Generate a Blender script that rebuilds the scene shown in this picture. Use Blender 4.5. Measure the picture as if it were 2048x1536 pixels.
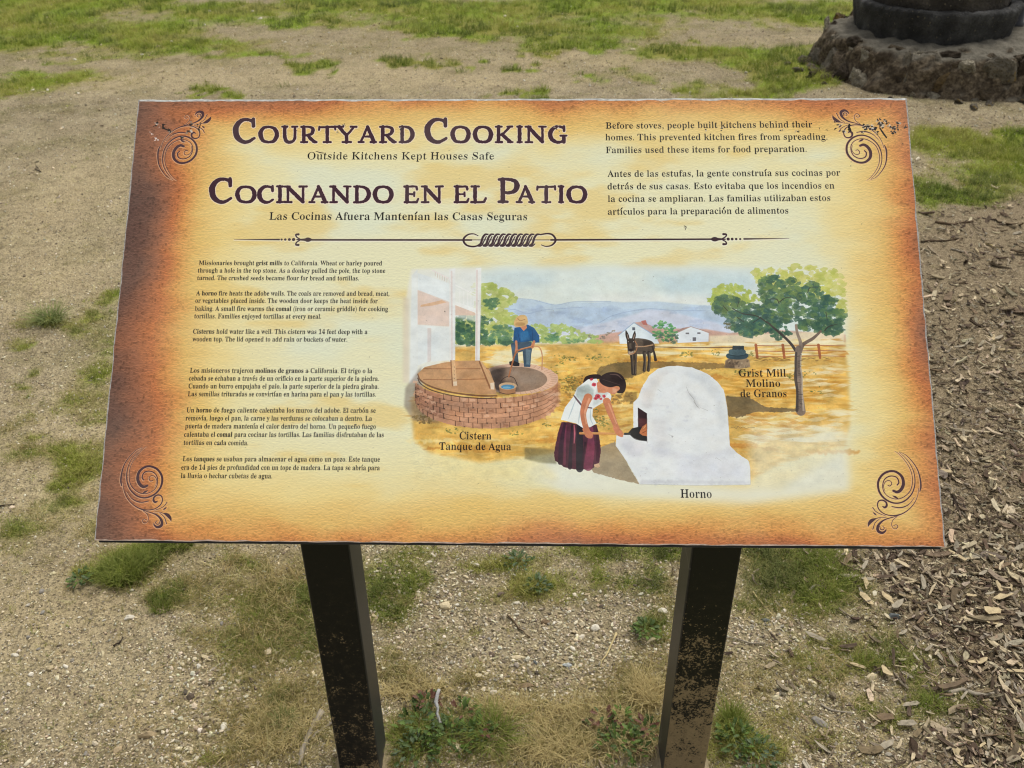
import bpy, bmesh, math, random
import numpy as np
from mathutils import Vector, Matrix, Euler

for _o in list(bpy.data.objects):
    bpy.data.objects.remove(_o)
SC = bpy.context.scene
COL = SC.collection

# ------------------------------------------------------------------ camera, sky, sun, exposure
CAM_H = 1.547
PITCH, ROLL = 0.57581, -0.00954
FPX = 1871.2                       # focal length in pixels of the 2048 px wide photograph
_c, _s = math.cos(PITCH), math.sin(PITCH)
_r0, _u0, CAM_F = np.array([1., 0, 0]), np.array([0, _s, _c]), np.array([0, _c, -_s])
CAM_R = _r0 * math.cos(ROLL) + _u0 * math.sin(ROLL)
CAM_U = -_r0 * math.sin(ROLL) + _u0 * math.cos(ROLL)
cam_data = bpy.data.cameras.new('camera')
cam = bpy.data.objects.new('camera', cam_data)
COL.objects.link(cam)
cam_data.sensor_width = 36.0
cam_data.lens = 36.0 * FPX / 2048.0
cam_data.clip_start = 0.05
cam_data.clip_end = 300.0
cam.matrix_world = Matrix(((CAM_R[0], CAM_U[0], -CAM_F[0], 0), (CAM_R[1], CAM_U[1], -CAM_F[1], 0),
                           (CAM_R[2], CAM_U[2], -CAM_F[2], CAM_H), (0, 0, 0, 1)))
cam_data.dof.use_dof = True
cam_data.dof.focus_distance = 1.24
cam_data.dof.aperture_fstop = 13.0
SC.camera = cam

SUN_EL, SUN_AZ = math.radians(64), math.radians(38)     # azimuth clockwise from +y
world = bpy.data.worlds.new("World")
SC.world = world
world.use_nodes = True
_nt = world.node_tree
_bg = _nt.nodes['Background']
_sky = _nt.nodes.new('ShaderNodeTexSky')
_sky.sky_type = 'NISHITA'
_sky.sun_disc = False
_sky.sun_elevation = SUN_EL
_sky.sun_rotation = SUN_AZ
_sky.dust_density = 4.0
_hs = _nt.nodes.new('ShaderNodeHueSaturation')           # a veil of high cloud: the blue is nearly gone
_hs.inputs['Saturation'].default_value = 0.22
_nt.links.new(_sky.outputs[0], _hs.inputs['Color'])
_nt.links.new(_hs.outputs[0], _bg.inputs[0])
_bg.inputs[1].default_value = 0.15
sun_data = bpy.data.lights.new('sun', 'SUN')
sun_data.energy = 1.5
sun_data.angle = math.radians(22)
sun_data.color = (1.0, 0.96, 0.9)
sun = bpy.data.objects.new('sun', sun_data)
COL.objects.link(sun)
_sd = Vector((math.sin(SUN_AZ) * math.cos(SUN_EL), math.cos(SUN_AZ) * math.cos(SUN_EL), math.sin(SUN_EL)))
sun.rotation_euler = _sd.to_track_quat('Z', 'Y').to_euler()
sun.location = _sd * 20
SC.view_settings.view_transform = 'Standard'
SC.view_settings.look = 'None'
SC.view_settings.exposure = 0.2
SC.view_settings.gamma = 1.0
SC.view_settings.use_curve_mapping = False
SC.cycles.pixel_filter_type = 'BLACKMAN_HARRIS'
SC.cycles.filter_width = 1.1

# ------------------------------------------------------------------ helpers
rng = np.random.default_rng(7)


def ground_at(px, py, z=0.0):
    """a pixel of the 2048x1536 photograph -> the point of the plane z"""
    px = np.asarray(px, float); py = np.asarray(py, float)
    a = (px - 1024) / FPX; b = (768 - py) / FPX
    d = CAM_R * a[..., None] + CAM_U * b[..., None] + CAM_F
    t = (CAM_H - z) / -d[..., 2]
    return d[..., :2] * t[..., None]


def _hash(ix, iy, seed):
    h = (ix.astype(np.int64) * 374761393 + iy.astype(np.int64) * 668265263 + seed * 2147483647) & 0xFFFFFFFF
    h = ((h ^ (h >> 13)) * 1274126177) & 0xFFFFFFFF
    h = h ^ (h >> 16)
    return (h & 0xFFFFFF) / float(0xFFFFFF)


def vnoise(x, y, seed=0):
    x = np.asarray(x, float); y = np.asarray(y, float)
    ix = np.floor(x); iy = np.floor(y)
    fx = x - ix; fy = y - iy
    fx = fx * fx * (3 - 2 * fx); fy = fy * fy * (3 - 2 * fy)
    a = _hash(ix, iy, seed); b = _hash(ix + 1, iy, seed)
    c = _hash(ix, iy + 1, seed); d = _hash(ix + 1, iy + 1, seed)
    return (a + (b - a) * fx) * (1 - fy) + (c + (d - c) * fx) * fy


def fbm(x, y, seed=0, octv=4, gain=0.5):
    s = 0; a = 1; n = 0
    for o in range(octv):
        s = s + a * vnoise(x * 2 ** o + o * 17.3, y * 2 ** o - o * 9.1, seed + o * 31)
        n += a; a *= gain
    return s / n


def smooth(e0, e1, x):
    t = np.clip((x - e0) / (e1 - e0), 0, 1)
    return t * t * (3 - 2 * t)


def srgb(r, g, b):
    f = lambda c: c / 12.92 if c <= 0.04045 else ((c + 0.055) / 1.055) ** 2.4
    return (f(r / 255), f(g / 255), f(b / 255))

# ------------------------------------------------------------------ THE PRINT ON THE BOARD
# The flat print is drawn here, by code, as the colours of the ink on the board.
TW, TH = 3360, 1920
_cor = [(276, 201), (1816, 198), (1890, 1092), (188, 1080)]
_uv = [(0, 0), (TW, 0), (TW, TH), (0, TH)]
_A = []; _B = []
for (x, y), (u, v) in zip(_cor, _uv):
    _A.append([x, y, 1, 0, 0, 0, -u * x, -u * y]); _B.append(u)
    _A.append([0, 0, 0, x, y, 1, -v * x, -v * y]); _B.append(v)
_H = np.append(np.linalg.solve(np.array(_A, float), np.array(_B, float)), 1).reshape(3, 3)


def TX(pts):
    p = np.atleast_2d(np.asarray(pts, float))
    q = np.c_[p, np.ones(len(p))] @ _H.T
    return q[:, :2] / q[:, 2:3]


def tscale(y):
    return TW / (1540 + (y - 200) / 885 * 162)


def up_grid(g, H, W):
    gh, gw = g.shape
    def ax(n, m):
        t = np.linspace(0, m - 1.001, n); i = t.astype(int); f = t - i
        return i, (f * f * (3 - 2 * f)).astype(np.float32)
    iy, fy = ax(H, gh); ix, fx = ax(W, gw)
    rows = g[:, ix] * (1 - fx) + g[:, ix + 1] * fx
    return rows[iy] * (1 - fy)[:, None] + rows[iy + 1] * fy[:, None]


def inoise(H, W, cx, cy, seed, octv=3, gain=0.5):
    """noise with cells of cx by cy texels"""
    r = np.random.default_rng(seed)
    s = np.zeros((H, W), np.float32); a = 1.0; n = 0
    for o in range(octv):
        gh = max(3, int(H / cy) + 2); gw = max(3, int(W / cx) + 2)
        s += a * up_grid(r.random((gh, gw)).astype(np.float32), H, W)
        n += a; a *= gain; cx /= 2; cy /= 2
        if cx < 1.5 or cy < 1.5:
            break
    return s / n


def box(m, r, axis):
    r = int(r)
    if r < 1:
        return m
    pad = [(0, 0), (0, 0)]; pad[axis] = (r + 1, r)
    c = np.cumsum(np.pad(m, pad, mode='edge'), axis=axis, dtype=np.float64)
    n = m.shape[axis]
    a = np.take(c, range(2 * r + 1, 2 * r + 1 + n), axis=axis); b = np.take(c, range(0, n), axis=axis)
    return ((a - b) / (2 * r + 1)).astype(np.float32)


def blur(m, r):
    for _ in range(2):
        m = box(box(m, r, 0), r, 1)
    return m


def coverage(edges, H, W, sub=4):
    """signed-area raster of closed outlines; edges (n,4) x0 y0 x1 y1 in texels"""
    acc = np.zeros((H * sub, W + 2), np.float32)
    e = np.asarray(edges, float)
    x0, y0, x1, y1 = e[:, 0], e[:, 1] * sub, e[:, 2], e[:, 3] * sub
    sg = np.where(y1 > y0, 1.0, -1.0)
    sw = y1 < y0
    x0, x1 = np.where(sw, x1, x0), np.where(sw, x0, x1)
    y0, y1 = np.where(sw, y1, y0), np.where(sw, y0, y1)
    r0 = np.ceil(y0 - 0.5).astype(int); r1 = np.ceil(y1 - 0.5).astype(int)
    r0c = np.clip(r0, 0, H * sub); r1c = np.clip(r1, 0, H * sub)
    cnt = np.maximum(r1c - r0c, 0)
    if cnt.sum() == 0:
        return np.zeros((H, W), np.float32)
    idx = np.repeat(np.arange(len(e)), cnt)
    off = np.arange(cnt.sum()) - np.repeat(np.cumsum(cnt) - cnt, cnt)
    row = r0c[idx] + off
    t = (row + 0.5 - y0[idx]) / (y1[idx] - y0[idx])
    x = np.clip(x0[idx] + t * (x1[idx] - x0[idx]), 0, W)
    xi = np.floor(x).astype(int); f = x - xi
    np.add.at(acc, (row, xi), sg[idx] * (1 - f))
    np.add.at(acc, (row, xi + 1), sg[idx] * f)
    c = np.abs(np.cumsum(acc, axis=1))[:, :W]
    return np.clip(c, 0, 1).reshape(H, sub, W).mean(axis=1).astype(np.float32)


def poly_edges(p):
    return np.c_[p, np.roll(p, -1, axis=0)]


def catmull(p, n=8, closed=False):
    p = np.asarray(p, float)
    q = np.vstack([p[-1:], p, p[:2]]) if closed else np.vstack([2 * p[:1] - p[1:2], p, 2 * p[-1:] - p[-2:-1]])
    t = np.linspace(0, 1, n, endpoint=False)[:, None]
    out = []
    for i in range(1, len(q) - 2):
        a, b, c, d = q[i - 1], q[i], q[i + 1], q[i + 2]
        out.append(0.5 * (2 * b + (c - a) * t + (2 * a - 5 * b + 4 * c - d) * t * t + (3 * b - a - 3 * c + d) * t ** 3))
    out = np.vstack(out)
    return out if closed else np.vstack([out, p[-1:]])


ART = np.zeros((TH, TW, 3), np.float32)      # display-referred colours 0..1
MOT = None                                    # shared mottling noise


def paint(mask, x0, y0, color, a=1.0, mottle=0.0):
    h, w = mask.shape
    xa, ya = max(0, x0), max(0, y0); xb, yb = min(TW, x0 + w), min(TH, y0 + h)
    if xb <= xa or yb <= ya:
        return
    m = (mask[ya - y0:yb - y0, xa - x0:xb - x0] * a)[..., None]
    c = np.array(color, np.float32) / 255.0
    if mottle:
        k = 1 + mottle * (MOT[ya:yb, xa:xb, None] - 0.5) * 2
        c = np.clip(c * k, 0, 1)
    ART[ya:yb, xa:xb] = ART[ya:yb, xa:xb] * (1 - m) + c * m


def roughen(p, amp, step, r):
    out = []
    n = len(p)
    for i in range(n):
        a, b = p[i], p[(i + 1) % n]
        k = max(1, int(np.hypot(*(b - a)) / step))
        t = np.arange(k)[:, None] / k
        out.append(a + (b - a) * t)
    q = np.vstack(out)
    return q + r.normal(0, amp, q.shape)


def wash(pts, color, a=1.0, soft=0, curved=False, rough=0.0, step=3.0, mottle=0.08, seed=1):
    """a filled shape, points in photograph pixels"""
    p = np.asarray(pts, float)
    if curved:
        p = catmull(p, 8, True)
    if rough:
        p = roughen(p, rough, step, np.random.default_rng(seed))
    p = TX(p)
    pad = int(soft * 3 + 3)
    x0, y0 = (np.floor(p.min(0)).astype(int) - pad); x1, y1 = (np.ceil(p.max(0)).astype(int) + pad)
    m = coverage(poly_edges(p - [x0, y0]), y1 - y0, x1 - x0)
    if soft:
        m = blur(m, soft)
    paint(m, x0, y0, color, a, mottle)


def line(pts, widths, color, a=1.0, curved=True, off=(0, 0), grow=0.0, n=8, mottle=0.0):
    """a brush stroke of varying width, photograph pixels"""
    p = np.asarray(pts, float)
    w = np.asarray(widths, float) * np.ones(len(p)) if np.ndim(widths) == 0 else np.interp(
        np.linspace(0, 1, len(p)), np.linspace(0, 1, len(widths)), widths)
    if curved and len(p) > 2:
        pw = catmull(np.c_[p, w], n)
        p, w = pw[:, :2], np.maximum(pw[:, 2], 0)
    s = tscale(p[:, 1])
    q = TX(p + np.array(off)); r = (w + grow) * s / 2
    pad = r.max() + 2
    x0, y0 = np.floor(q.min(0) - pad).astype(int); x1, y1 = np.ceil(q.max(0) + pad).astype(int)
    best = np.full((y1 - y0, x1 - x0), -9.0, np.float32)
    for i in range(len(q) - 1):
        A, B = q[i], q[i + 1]
        ra, rb = r[i], r[i + 1]
        mr = max(ra, rb) + 1.5
        bx0 = int(min(A[0], B[0]) - mr) - x0; bx1 = int(max(A[0], B[0]) + mr) - x0 + 2
        by0 = int(min(A[1], B[1]) - mr) - y0; by1 = int(max(A[1], B[1]) + mr) - y0 + 2
        bx0 = max(bx0, 0); by0 = max(by0, 0)
        sub = best[by0:by1, bx0:bx1]
        yy, xx = np.mgrid[by0:by0 + sub.shape[0], bx0:bx0 + sub.shape[1]]
        px = xx + x0 + 0.5 - A[0]; py = yy + y0 + 0.5 - A[1]
        d = B - A; L2 = d @ d + 1e-9
        t = np.clip((px * d[0] + py * d[1]) / L2, 0, 1)
        dist = np.hypot(px - t * d[0], py - t * d[1])
        np.maximum(sub, (ra + (rb - ra) * t) - dist, out=sub)
    m = np.clip(best + 0.5, 0, 1)
    paint(m, x0, y0, color, a, mottle)


def inside(poly, x, y):
    p = np.asarray(poly, float); c = False
    j = len(p) - 1
    for i in range(len(p)):
        if (p[i, 1] > y) != (p[j, 1] > y) and x < (p[j, 0] - p[i, 0]) * (y - p[i, 1]) / (p[j, 1] - p[i, 1]) + p[i, 0]:
            c = not c
        j = i
    return c


def foliage(region, colors, n, size, seed, a=0.8, flat=0.7):
    r = random.Random(seed)
    P = np.asarray(region, float)
    (xa, ya), (xb, yb) = P.min(0), P.max(0)
    k = 0
    while k < n:
        x, y = r.uniform(xa, xb), r.uniform(ya, yb)
        if not inside(P, x, y):
            continue
        k += 1
        s = size * r.uniform(0.5, 1.2); m = r.randint(7, 11)
        pts = []
        for i in range(m):
            an = i / m * 2 * math.pi
            rr = s * r.uniform(0.45, 1.15)
            pts.append((x + rr * math.cos(an), y + rr * flat * math.sin(an)))
        wash(pts, r.choice(colors), a, mottle=0.06)


def strokes(region, colors, n, length, width, seed, ang=0.0, spread=0.3, a=0.6):
    r = random.Random(seed)
    P = np.asarray(region, float)
    (xa, ya), (xb, yb) = P.min(0), P.max(0)
    k = 0
    while k < n:
        x, y = r.uniform(xa, xb), r.uniform(ya, yb)
        if not inside(P, x, y):
            continue
        k += 1
        L = length * r.uniform(0.4, 1.3); t = ang + r.uniform(-spread, spread)
        dx, dy = L / 2 * math.cos(t), L / 2 * math.sin(t)
        line([(x - dx, y - dy), (x, y + r.uniform(-.6, .6)), (x + dx, y + dy)], [0.2, width, 0.2], r.choice(colors), a, n=3)


def ellipse(cx, cy, rx, ry, a0=0, a1=360, n=40):
    t = np.radians(np.linspace(a0, a1, n, endpoint=(a1 - a0) < 360))
    return np.c_[cx + rx * np.cos(t), cy + ry * np.sin(t)]


def Pa(*v):  # points read in the enlarged views of the painting
    return [(780 + x / 3.84, 500 + y / 3.84) for x, y in v]


def Pb(*v):
    return [(1200 + x / 3.84, 500 + y / 3.84) for x, y in v]


def Pc(*v):
    return [(1050 + x / 4.096, 700 + y / 4.096) for x, y in v]


def draw_background():
    global ART, MOT
    yy, xx = np.mgrid[0:TH, 0:TW].astype(np.float32)
    u = xx / TW; v = yy / TH
    del xx, yy
    MOT = inoise(TH, TW, 60, 40, 3, 4, 0.6)
    nb = inoise(TH, TW, 420, 300, 11, 4) - 0.5
    nm = inoise(TH, TW, 160, 60, 12, 4) - 0.5
    e = np.maximum.reduce([0.98 - u / 0.112, 0.72 - (1 - u) / 0.088, 0.66 - v / 0.115, 0.70 - (1 - v) / 0.125])
    cr = np.zeros_like(u)
    for (cx, cy, rx, ry, s) in [(0, 0, .14, .22, .8), (0, .33, .085, .33, .95), (0, .75, .08, .4, .8), (0, 1, .12, .15, .6),
                                (.17, 0, .13, .05, .5), (1, 0, .09, .14, .12), (1, .33, .04, .12, .42), (1, .55, .035, .15, .3),
                                (1, 1, .13, .12, .12), (.6, 1, .3, .05, .2), (1, .8, .05, .2, .2), (.6, 0, .3, .035, .2)]:
        cr = np.maximum(cr, s * np.exp(-(((u - cx) / rx) ** 2 + ((v - cy) / ry) ** 2)))
    t = e + 0.55 * cr + nb * 0.55 + nm * 0.22
    stops = [(-1.2, (236, 232, 192)), (-0.55, (238, 226, 172)), (-0.15, (239, 215, 146)), (0.22, (230, 190, 114)),
             (0.48, (221, 157, 90)), (0.72, (196, 122, 76)), (0.98, (160, 106, 78)), (1.3, (118, 86, 72)), (1.9, (92, 72, 66))]
    ts = [s[0] for s in stops]
    for c in range(3):
        ART[..., c] = np.interp(t, ts, [s[1][c] / 255 for s in stops])
    # paler and yellower clouds in the middle
    pale = smooth(0.48, 0.72, inoise(TH, TW, 520, 240, 21, 4)) * np.clip(-t * 1.6 + 0.1, 0, 1)
    ART += pale[..., None] * (np.array([226, 232, 208], np.float32) / 255 - ART) * 0.62
    yel = smooth(0.52, 0.7, inoise(TH, TW, 380, 130, 22, 4)) * np.clip(0.9 - t, 0, 1) * (1 - pale)
    ART += yel[..., None] * (np.array([234, 200, 118], np.float32) / 255 - ART) * 0.55
    # fine leather-like grain: short wavy creases, stronger towards the rim
    warp = (inoise(TH, TW, 120, 90, 31, 3) * 22).astype(np.int32)
    g = inoise(TH, TW, 12, 4.4, 32, 2, 0.6)
    g = np.take_along_axis(g, (np.arange(TH)[:, None] + warp) % TH, axis=0)
    g2 = inoise(TH, TW, 7, 4, 33, 1)
    k = 0.022 + 0.085 * smooth(-0.35, 1.0, t)
    gr = (g - np.roll(g, 4, axis=0)) * 1.5 + (g2 - 0.5) * 0.35
    ART *= (1 + k * 2.2 * gr)[..., None]
    crease = smooth(0.60, 0.8, g) * smooth(0.0, 0.8, t)
    ART *= (1 - 0.26 * crease)[..., None]
    spk = (inoise(TH, TW, 6, 6, 35, 1) > 0.965)
    ART -= spk[..., None] * 0.05
    np.clip(ART, 0, 1, out=ART)


INK = (62, 42, 50)


def flourish():
    S = 6.143
    K = []

    def add(pts, w):
        K.append((np.array(pts, float), w))
    add([(700, 683), (655, 697), (610, 668), (582, 600), (600, 515), (665, 458), (740, 447), (820, 480), (873, 550), (884, 625), (860, 710),
         (800, 780), (720, 822), (640, 830), (560, 800), (490, 730), (455, 650), (445, 560), (460, 460), (500, 370), (560, 290), (640, 215)],
        [26, 32, 36, 36, 32, 26, 24, 24, 24, 24, 22, 20, 17, 15, 15, 13, 12, 10, 8, 7, 5, 1])
    add([(655, 612), (637, 582), (655, 530), (700, 507), (760, 512), (810, 552), (828, 620), (815, 690), (770, 745), (700, 777), (630, 778), (560, 745),
         (500, 680), (476, 590), (482, 490), (515, 400), (575, 310), (640, 240), (690, 205)], [14, 14, 13, 11, 11, 10, 9, 8, 7, 7, 8, 8, 8, 7, 6, 5, 4, 3, 1])
    add([(765, 620), (740, 625), (722, 600), (732, 570), (765, 560), (800, 580), (817, 630), (800, 690)], [8, 8, 7, 7, 6, 6, 5, 3])
    add([(640, 777), (675, 758), (710, 742)], [4, 22, 2])
    add([(385, 685), (374, 620), (387, 520), (420, 420), (480, 330), (560, 250), (640, 212)], [10, 18, 15, 11, 8, 5, 1])
    add([(400, 650), (412, 740), (450, 830), (520, 910), (600, 960), (690, 980), (780, 970), (850, 930), (885, 870), (875, 812), (830, 797), (787, 820),
         (777, 862), (800, 884), (825, 872)], [4, 5, 7, 9, 11, 11, 10, 11, 12, 13, 15, 19, 24, 22, 10])
    add([(450, 760), (500, 830), (560, 870), (630, 885), (715, 872)], [3, 6, 11, 12, 8])
    add([(600, 965), (700, 1000), (790, 1028), (850, 1070), (880, 1120), (872, 1170), (825, 1190), (787, 1165), (780, 1140)], [4, 8, 13, 22, 30, 34, 28, 16, 4])
    add([(858, 1110), (845, 1148), (815, 1152), (803, 1130), (820, 1112)], [6, 9, 9, 8, 6])
    add([(650, 990), (700, 1035), (715, 1090), (690, 1135), (655, 1135), (642, 1105), (665, 1090), (690, 1102)], [4, 5, 5, 5, 6, 6, 6, 5])
    add([(780, 1005), (850, 1005), (905, 1022)], [3, 5, 7])
    add([(903, 1020), (950, 1042), (982, 1078), (995, 1118)], [10, 38, 30, 2])
    add([(850, 1015), (910, 1070), (938, 1148)], [3, 6, 9])
    add([(790, 985), (860, 960), (910, 930), (943, 885)], [3, 6, 7, 9])
    add([(895, 980), (918, 962), (938, 945)], [2, 17, 2])
    base = [(np.c_[180 + p[:, 0] / S, 860 + p[:, 1] / S], np.array(w, float) / S) for p, w in K]
    Hi = np.linalg.inv(_H)

    def back(q):
        r = np.c_[q, np.ones(len(q))] @ Hi.T
        return r[:, :2] / r[:, 2:3]
    jobs = []
    for mx, my in ((0, 0), (1, 0), (0, 1), (1, 1)):
        for p, w in base:
            q = TX(p)
            if mx:
                q[:, 0] = TW - q[:, 0] + 8
            if my:
                q[:, 1] = TH - q[:, 1] + 4
                q[:, 0] += (-30 if mx else 26)
            jobs.append((back(q), w, mx, my))
    for pt, w, mx, my in jobs:
        line(pt, w, (236, 190, 150), 0.62, off=(-0.7, 0.9), grow=1.7)
    for pt, w, mx, my in jobs:
        line(pt, w + 0.25, (74, 52, 58), 0.97)


def divider():
    def D(pts, w, **k):
        K1.append((pts, w, k))
    K1 = []
    c1 = lambda *v: [(260 + x / 3.413, 180 + y / 3.413) for x, y in v]
    c2 = lambda *v: [(800 + x / 4.518, 180 + y / 4.518) for x, y in v]
    D(c1((710, 1025), (1018, 1025)), [0.5, 3.4])
    for x, r in ((1035, 4.2), (1060, 4.8), (1088, 5.6), (1117, 6.4)):
        D(c1((x - .5, 1025), (x + .5, 1025)), r)
    D(c1((1240, 1026), (1215, 1026), (1195, 1026), (1140, 1026)), [3.2, 9.5, 9, 3.5, 2.6])
    D(c1((1160, 1022), (1138, 1008), (1133, 992), (1150, 990)), [2.2, 2.6, 3.4, 4.6])
    D(c1((1160, 1030), (1138, 1044), (1133, 1060), (1150, 1062)), [2.2, 2.6, 3.4, 4.6])
    D([(623, 481), (944, 481.2)], 3.4)
    D([(1103, 481), (1425, 479.4)], 3.4)
    D([(1100, 481), (940, 481)], 1.6)
    # right ornament, mirrored
    mx = lambda pts: [(1449 + (596 - x) * 1.0, y - 2.0) for x, y in pts]
    D([(1490, 479), (1580, 478)], [3.4, 0.5])
    for x, r in ((1482, 4.0), (1474, 4.6), (1466, 5.2), (1458, 6.0)):
        D([(x - .2, 479.2), (x + .2, 479.2)], r)
    D([(1424, 479.5), (1431, 479.5), (1438, 479.5), (1452, 479.4)], [3.2, 9.5, 9, 3.5, 2.6])
    for s in (-1, 1):
        D([(1446, 479.4 + s), (1453, 479.4 + s * 5), (1454, 479.4 + s * 9.5), (1448.5, 479.4 + s * 10)], [2.2, 2.6, 3.4, 4.6])
    # the twisted knot
    D(c2((710, 1322), (670, 1306), (620, 1312), (582, 1345), (582, 1380), (612, 1410), (665, 1420), (710, 1412)), [1.6, 2.2, 3, 4, 4, 3.6, 3.4, 3])
    D(c2((1283, 1405), (1325, 1418), (1375, 1408), (1408, 1375), (1408, 1345), (1380, 1312), (1335, 1303), (1275, 1312)), [1.6, 2.2, 3, 4, 4, 3.6, 3.2, 3])
    for k in range(10):
        x = 712 + k * 52
        D(c2((x - 6, 1412), (x + 22, 1392), (x + 40, 1340), (x + 62, 1312), (x + 86, 1310)), [3.2, 4.4, 4.4, 4.2, 3.2])
        D(c2((x - 6, 1414), (x + 20, 1414), (x + 44, 1396)), [3, 3.2, 2])
        if k < 9:
            D(c2((x + 34, 1402), (x + 52, 1370), (x + 72, 1330)), [2.2, 2.4, 2.2])
    for p, w, k in K1:
        line(p, w, (244, 238, 225), 0.55, off=(-0.3, 1.6), grow=1.6)
    for p, w, k in K1:
        line(p, w, INK, 1.0)


# ---- the two headings: a rough, old-style capital alphabet drawn stroke by stroke in a unit box (y down from the cap line)
_th, _tn = 1.0, 0.66
GL = {
    'C': [([(.93, .30), (.88, .10), (.62, .02), (.34, .07), (.11, .30), (.07, .55), (.17, .82), (.42, .98), (.68, .98), (.97, .83)], [_tn, .7, .72, .95, 1.2, 1.25, 1.15, .9, .75, .62]),
          ([(.93, .00), (.94, .30)], .74)],
    'O': [([(.5, .03), (.22, .10), (.06, .34), (.06, .62), (.20, .90), (.5, .99)], [.72, .9, 1.15, 1.2, .95, .72]),
          ([(.5, .03), (.8, .12), (.95, .38), (.94, .66), (.78, .92), (.5, .99)], [.72, .9, 1.15, 1.2, .95, .72])],
    'U': [([(.17, .03), (.17, .60), (.26, .90), (.5, .99), (.74, .90), (.83, .66)], [1, 1, 1, .9, .75, .7]), ([(.84, .03), (.84, .78)], .72),
          ([(.01, .02), (.34, .02)], .62), ([(.68, .02), (.99, .02)], .62)],
    'R': [([(.2, .03), (.2, .97)], 1.0), ([(.04, .03), (.5, .03), (.74, .12), (.78, .28), (.68, .47), (.42, .55), (.22, .55)], [.6, .66, .8, 1, .85, .66, .6]),
          ([(.45, .56), (.66, .80), (.90, .97)], [.8, 1.0, .9]), ([(.03, .98), (.40, .98)], .62), ([(.80, .98), (1.0, .98)], .6)],
    'T': [([(.5, .05), (.5, .97)], 1.0), ([(.02, .06), (.98, .03)], .64), ([(.02, .02), (.0, .22)], .6), ([(.98, .0), (1.0, .2)], .6), ([(.28, .98), (.72, .98)], .62)],
    'Y': [([(.12, .03), (.32, .34), (.5, .56)], [1, 1, .95]), ([(.88, .03), (.70, .30), (.5, .56)], [.66, .66, .7]), ([(.5, .52), (.5, .97)], 1.0),
          ([(0, .02), (.32, .02)], .62), ([(.72, .02), (1, .02)], .62), ([(.30, .98), (.72, .98)], .62)],
    'A': [([(.5, .03), (.3, .55), (.12, .97)], [.66, .68, .66]), ([(.5, .03), (.70, .52), (.88, .97)], [.9, 1.05, 1.05]), ([(.28, .64), (.72, .64)], .6),
          ([(0, .98), (.28, .98)], .62), ([(.70, .98), (1.0, .98)], .62)],
    'D': [([(.2, .03), (.2, .97)], 1.0), ([(.03, .03), (.45, .03), (.78, .14), (.94, .42), (.90, .68), (.70, .90), (.42, .98), (.03, .98)], [.6, .66, .9, 1.15, 1.15, .9, .7, .62])],
    'K': [([(.18, .03), (.18, .97)], 1.0), ([(.84, .04), (.48, .42), (.22, .58)], [.66, .68, .62]), ([(.38, .50), (.62, .74), (.86, .97)], [.9, 1.02, .95]),
          ([(.02, .02), (.36, .02)], .62), ([(.02, .98), (.36, .98)], .62), ([(.68, .02), (.96, .02)], .62), ([(.72, .98), (1., .98)], .62)],
    'I': [([(.5, .03), (.5, .97)], 1.0), ([(.04, .02), (.96, .02)], .62), ([(.04, .98), (.96, .98)], .62)],
    'N': [([(.16, .05), (.16, .97)], .72), ([(.15, .04), (.50, .52), (.84, .97)], [.95, 1.08, 1.0]), ([(.84, .03), (.84, .97)], .72),
          ([(.0, .02), (.24, .02)], .62), ([(.68, .02), (1., .02)], .62), ([(.0, .98), (.32, .98)], .62)],
    'G': [([(.86, .28), (.82, .10), (.58, .02), (.32, .07), (.1, .30), (.06, .55), (.16, .82), (.42, .98), (.64, .98), (.84, .90)], [_tn, .7, .72, .95, 1.15, 1.2, 1.1, .9, .8, .8]),
          ([(.86, .00), (.87, .28)], .72), ([(.85, .60), (.85, .97)], .95), ([(.66, .58), (1.0, .58)], .6)],
    'E': [([(.2, .03), (.2, .97)], 1.0), ([(.03, .02), (.86, .02), (.90, .2)], .64), ([(.2, .49), (.70, .49)], .6), ([(.71, .38), (.71, .61)], .55),
          ([(.03, .98), (.88, .98), (.98, .78)], [.64, .66, .6])],
    'L': [([(.3, .03), (.3, .97)], 1.0), ([(.08, .02), (.54, .02)], .62), ([(.06, .98), (.88, .98), (.99, .74)], [.64, .68, .62])],
    'P': [([(.22, .03), (.22, .97)], 1.0), ([(.03, .03), (.5, .03), (.82, .10), (.93, .30), (.82, .52), (.5, .60), (.25, .57)], [.6, .66, .85, 1.15, .95, .7, .6]),
          ([(.03, .98), (.45, .98)], .62)],
}


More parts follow.
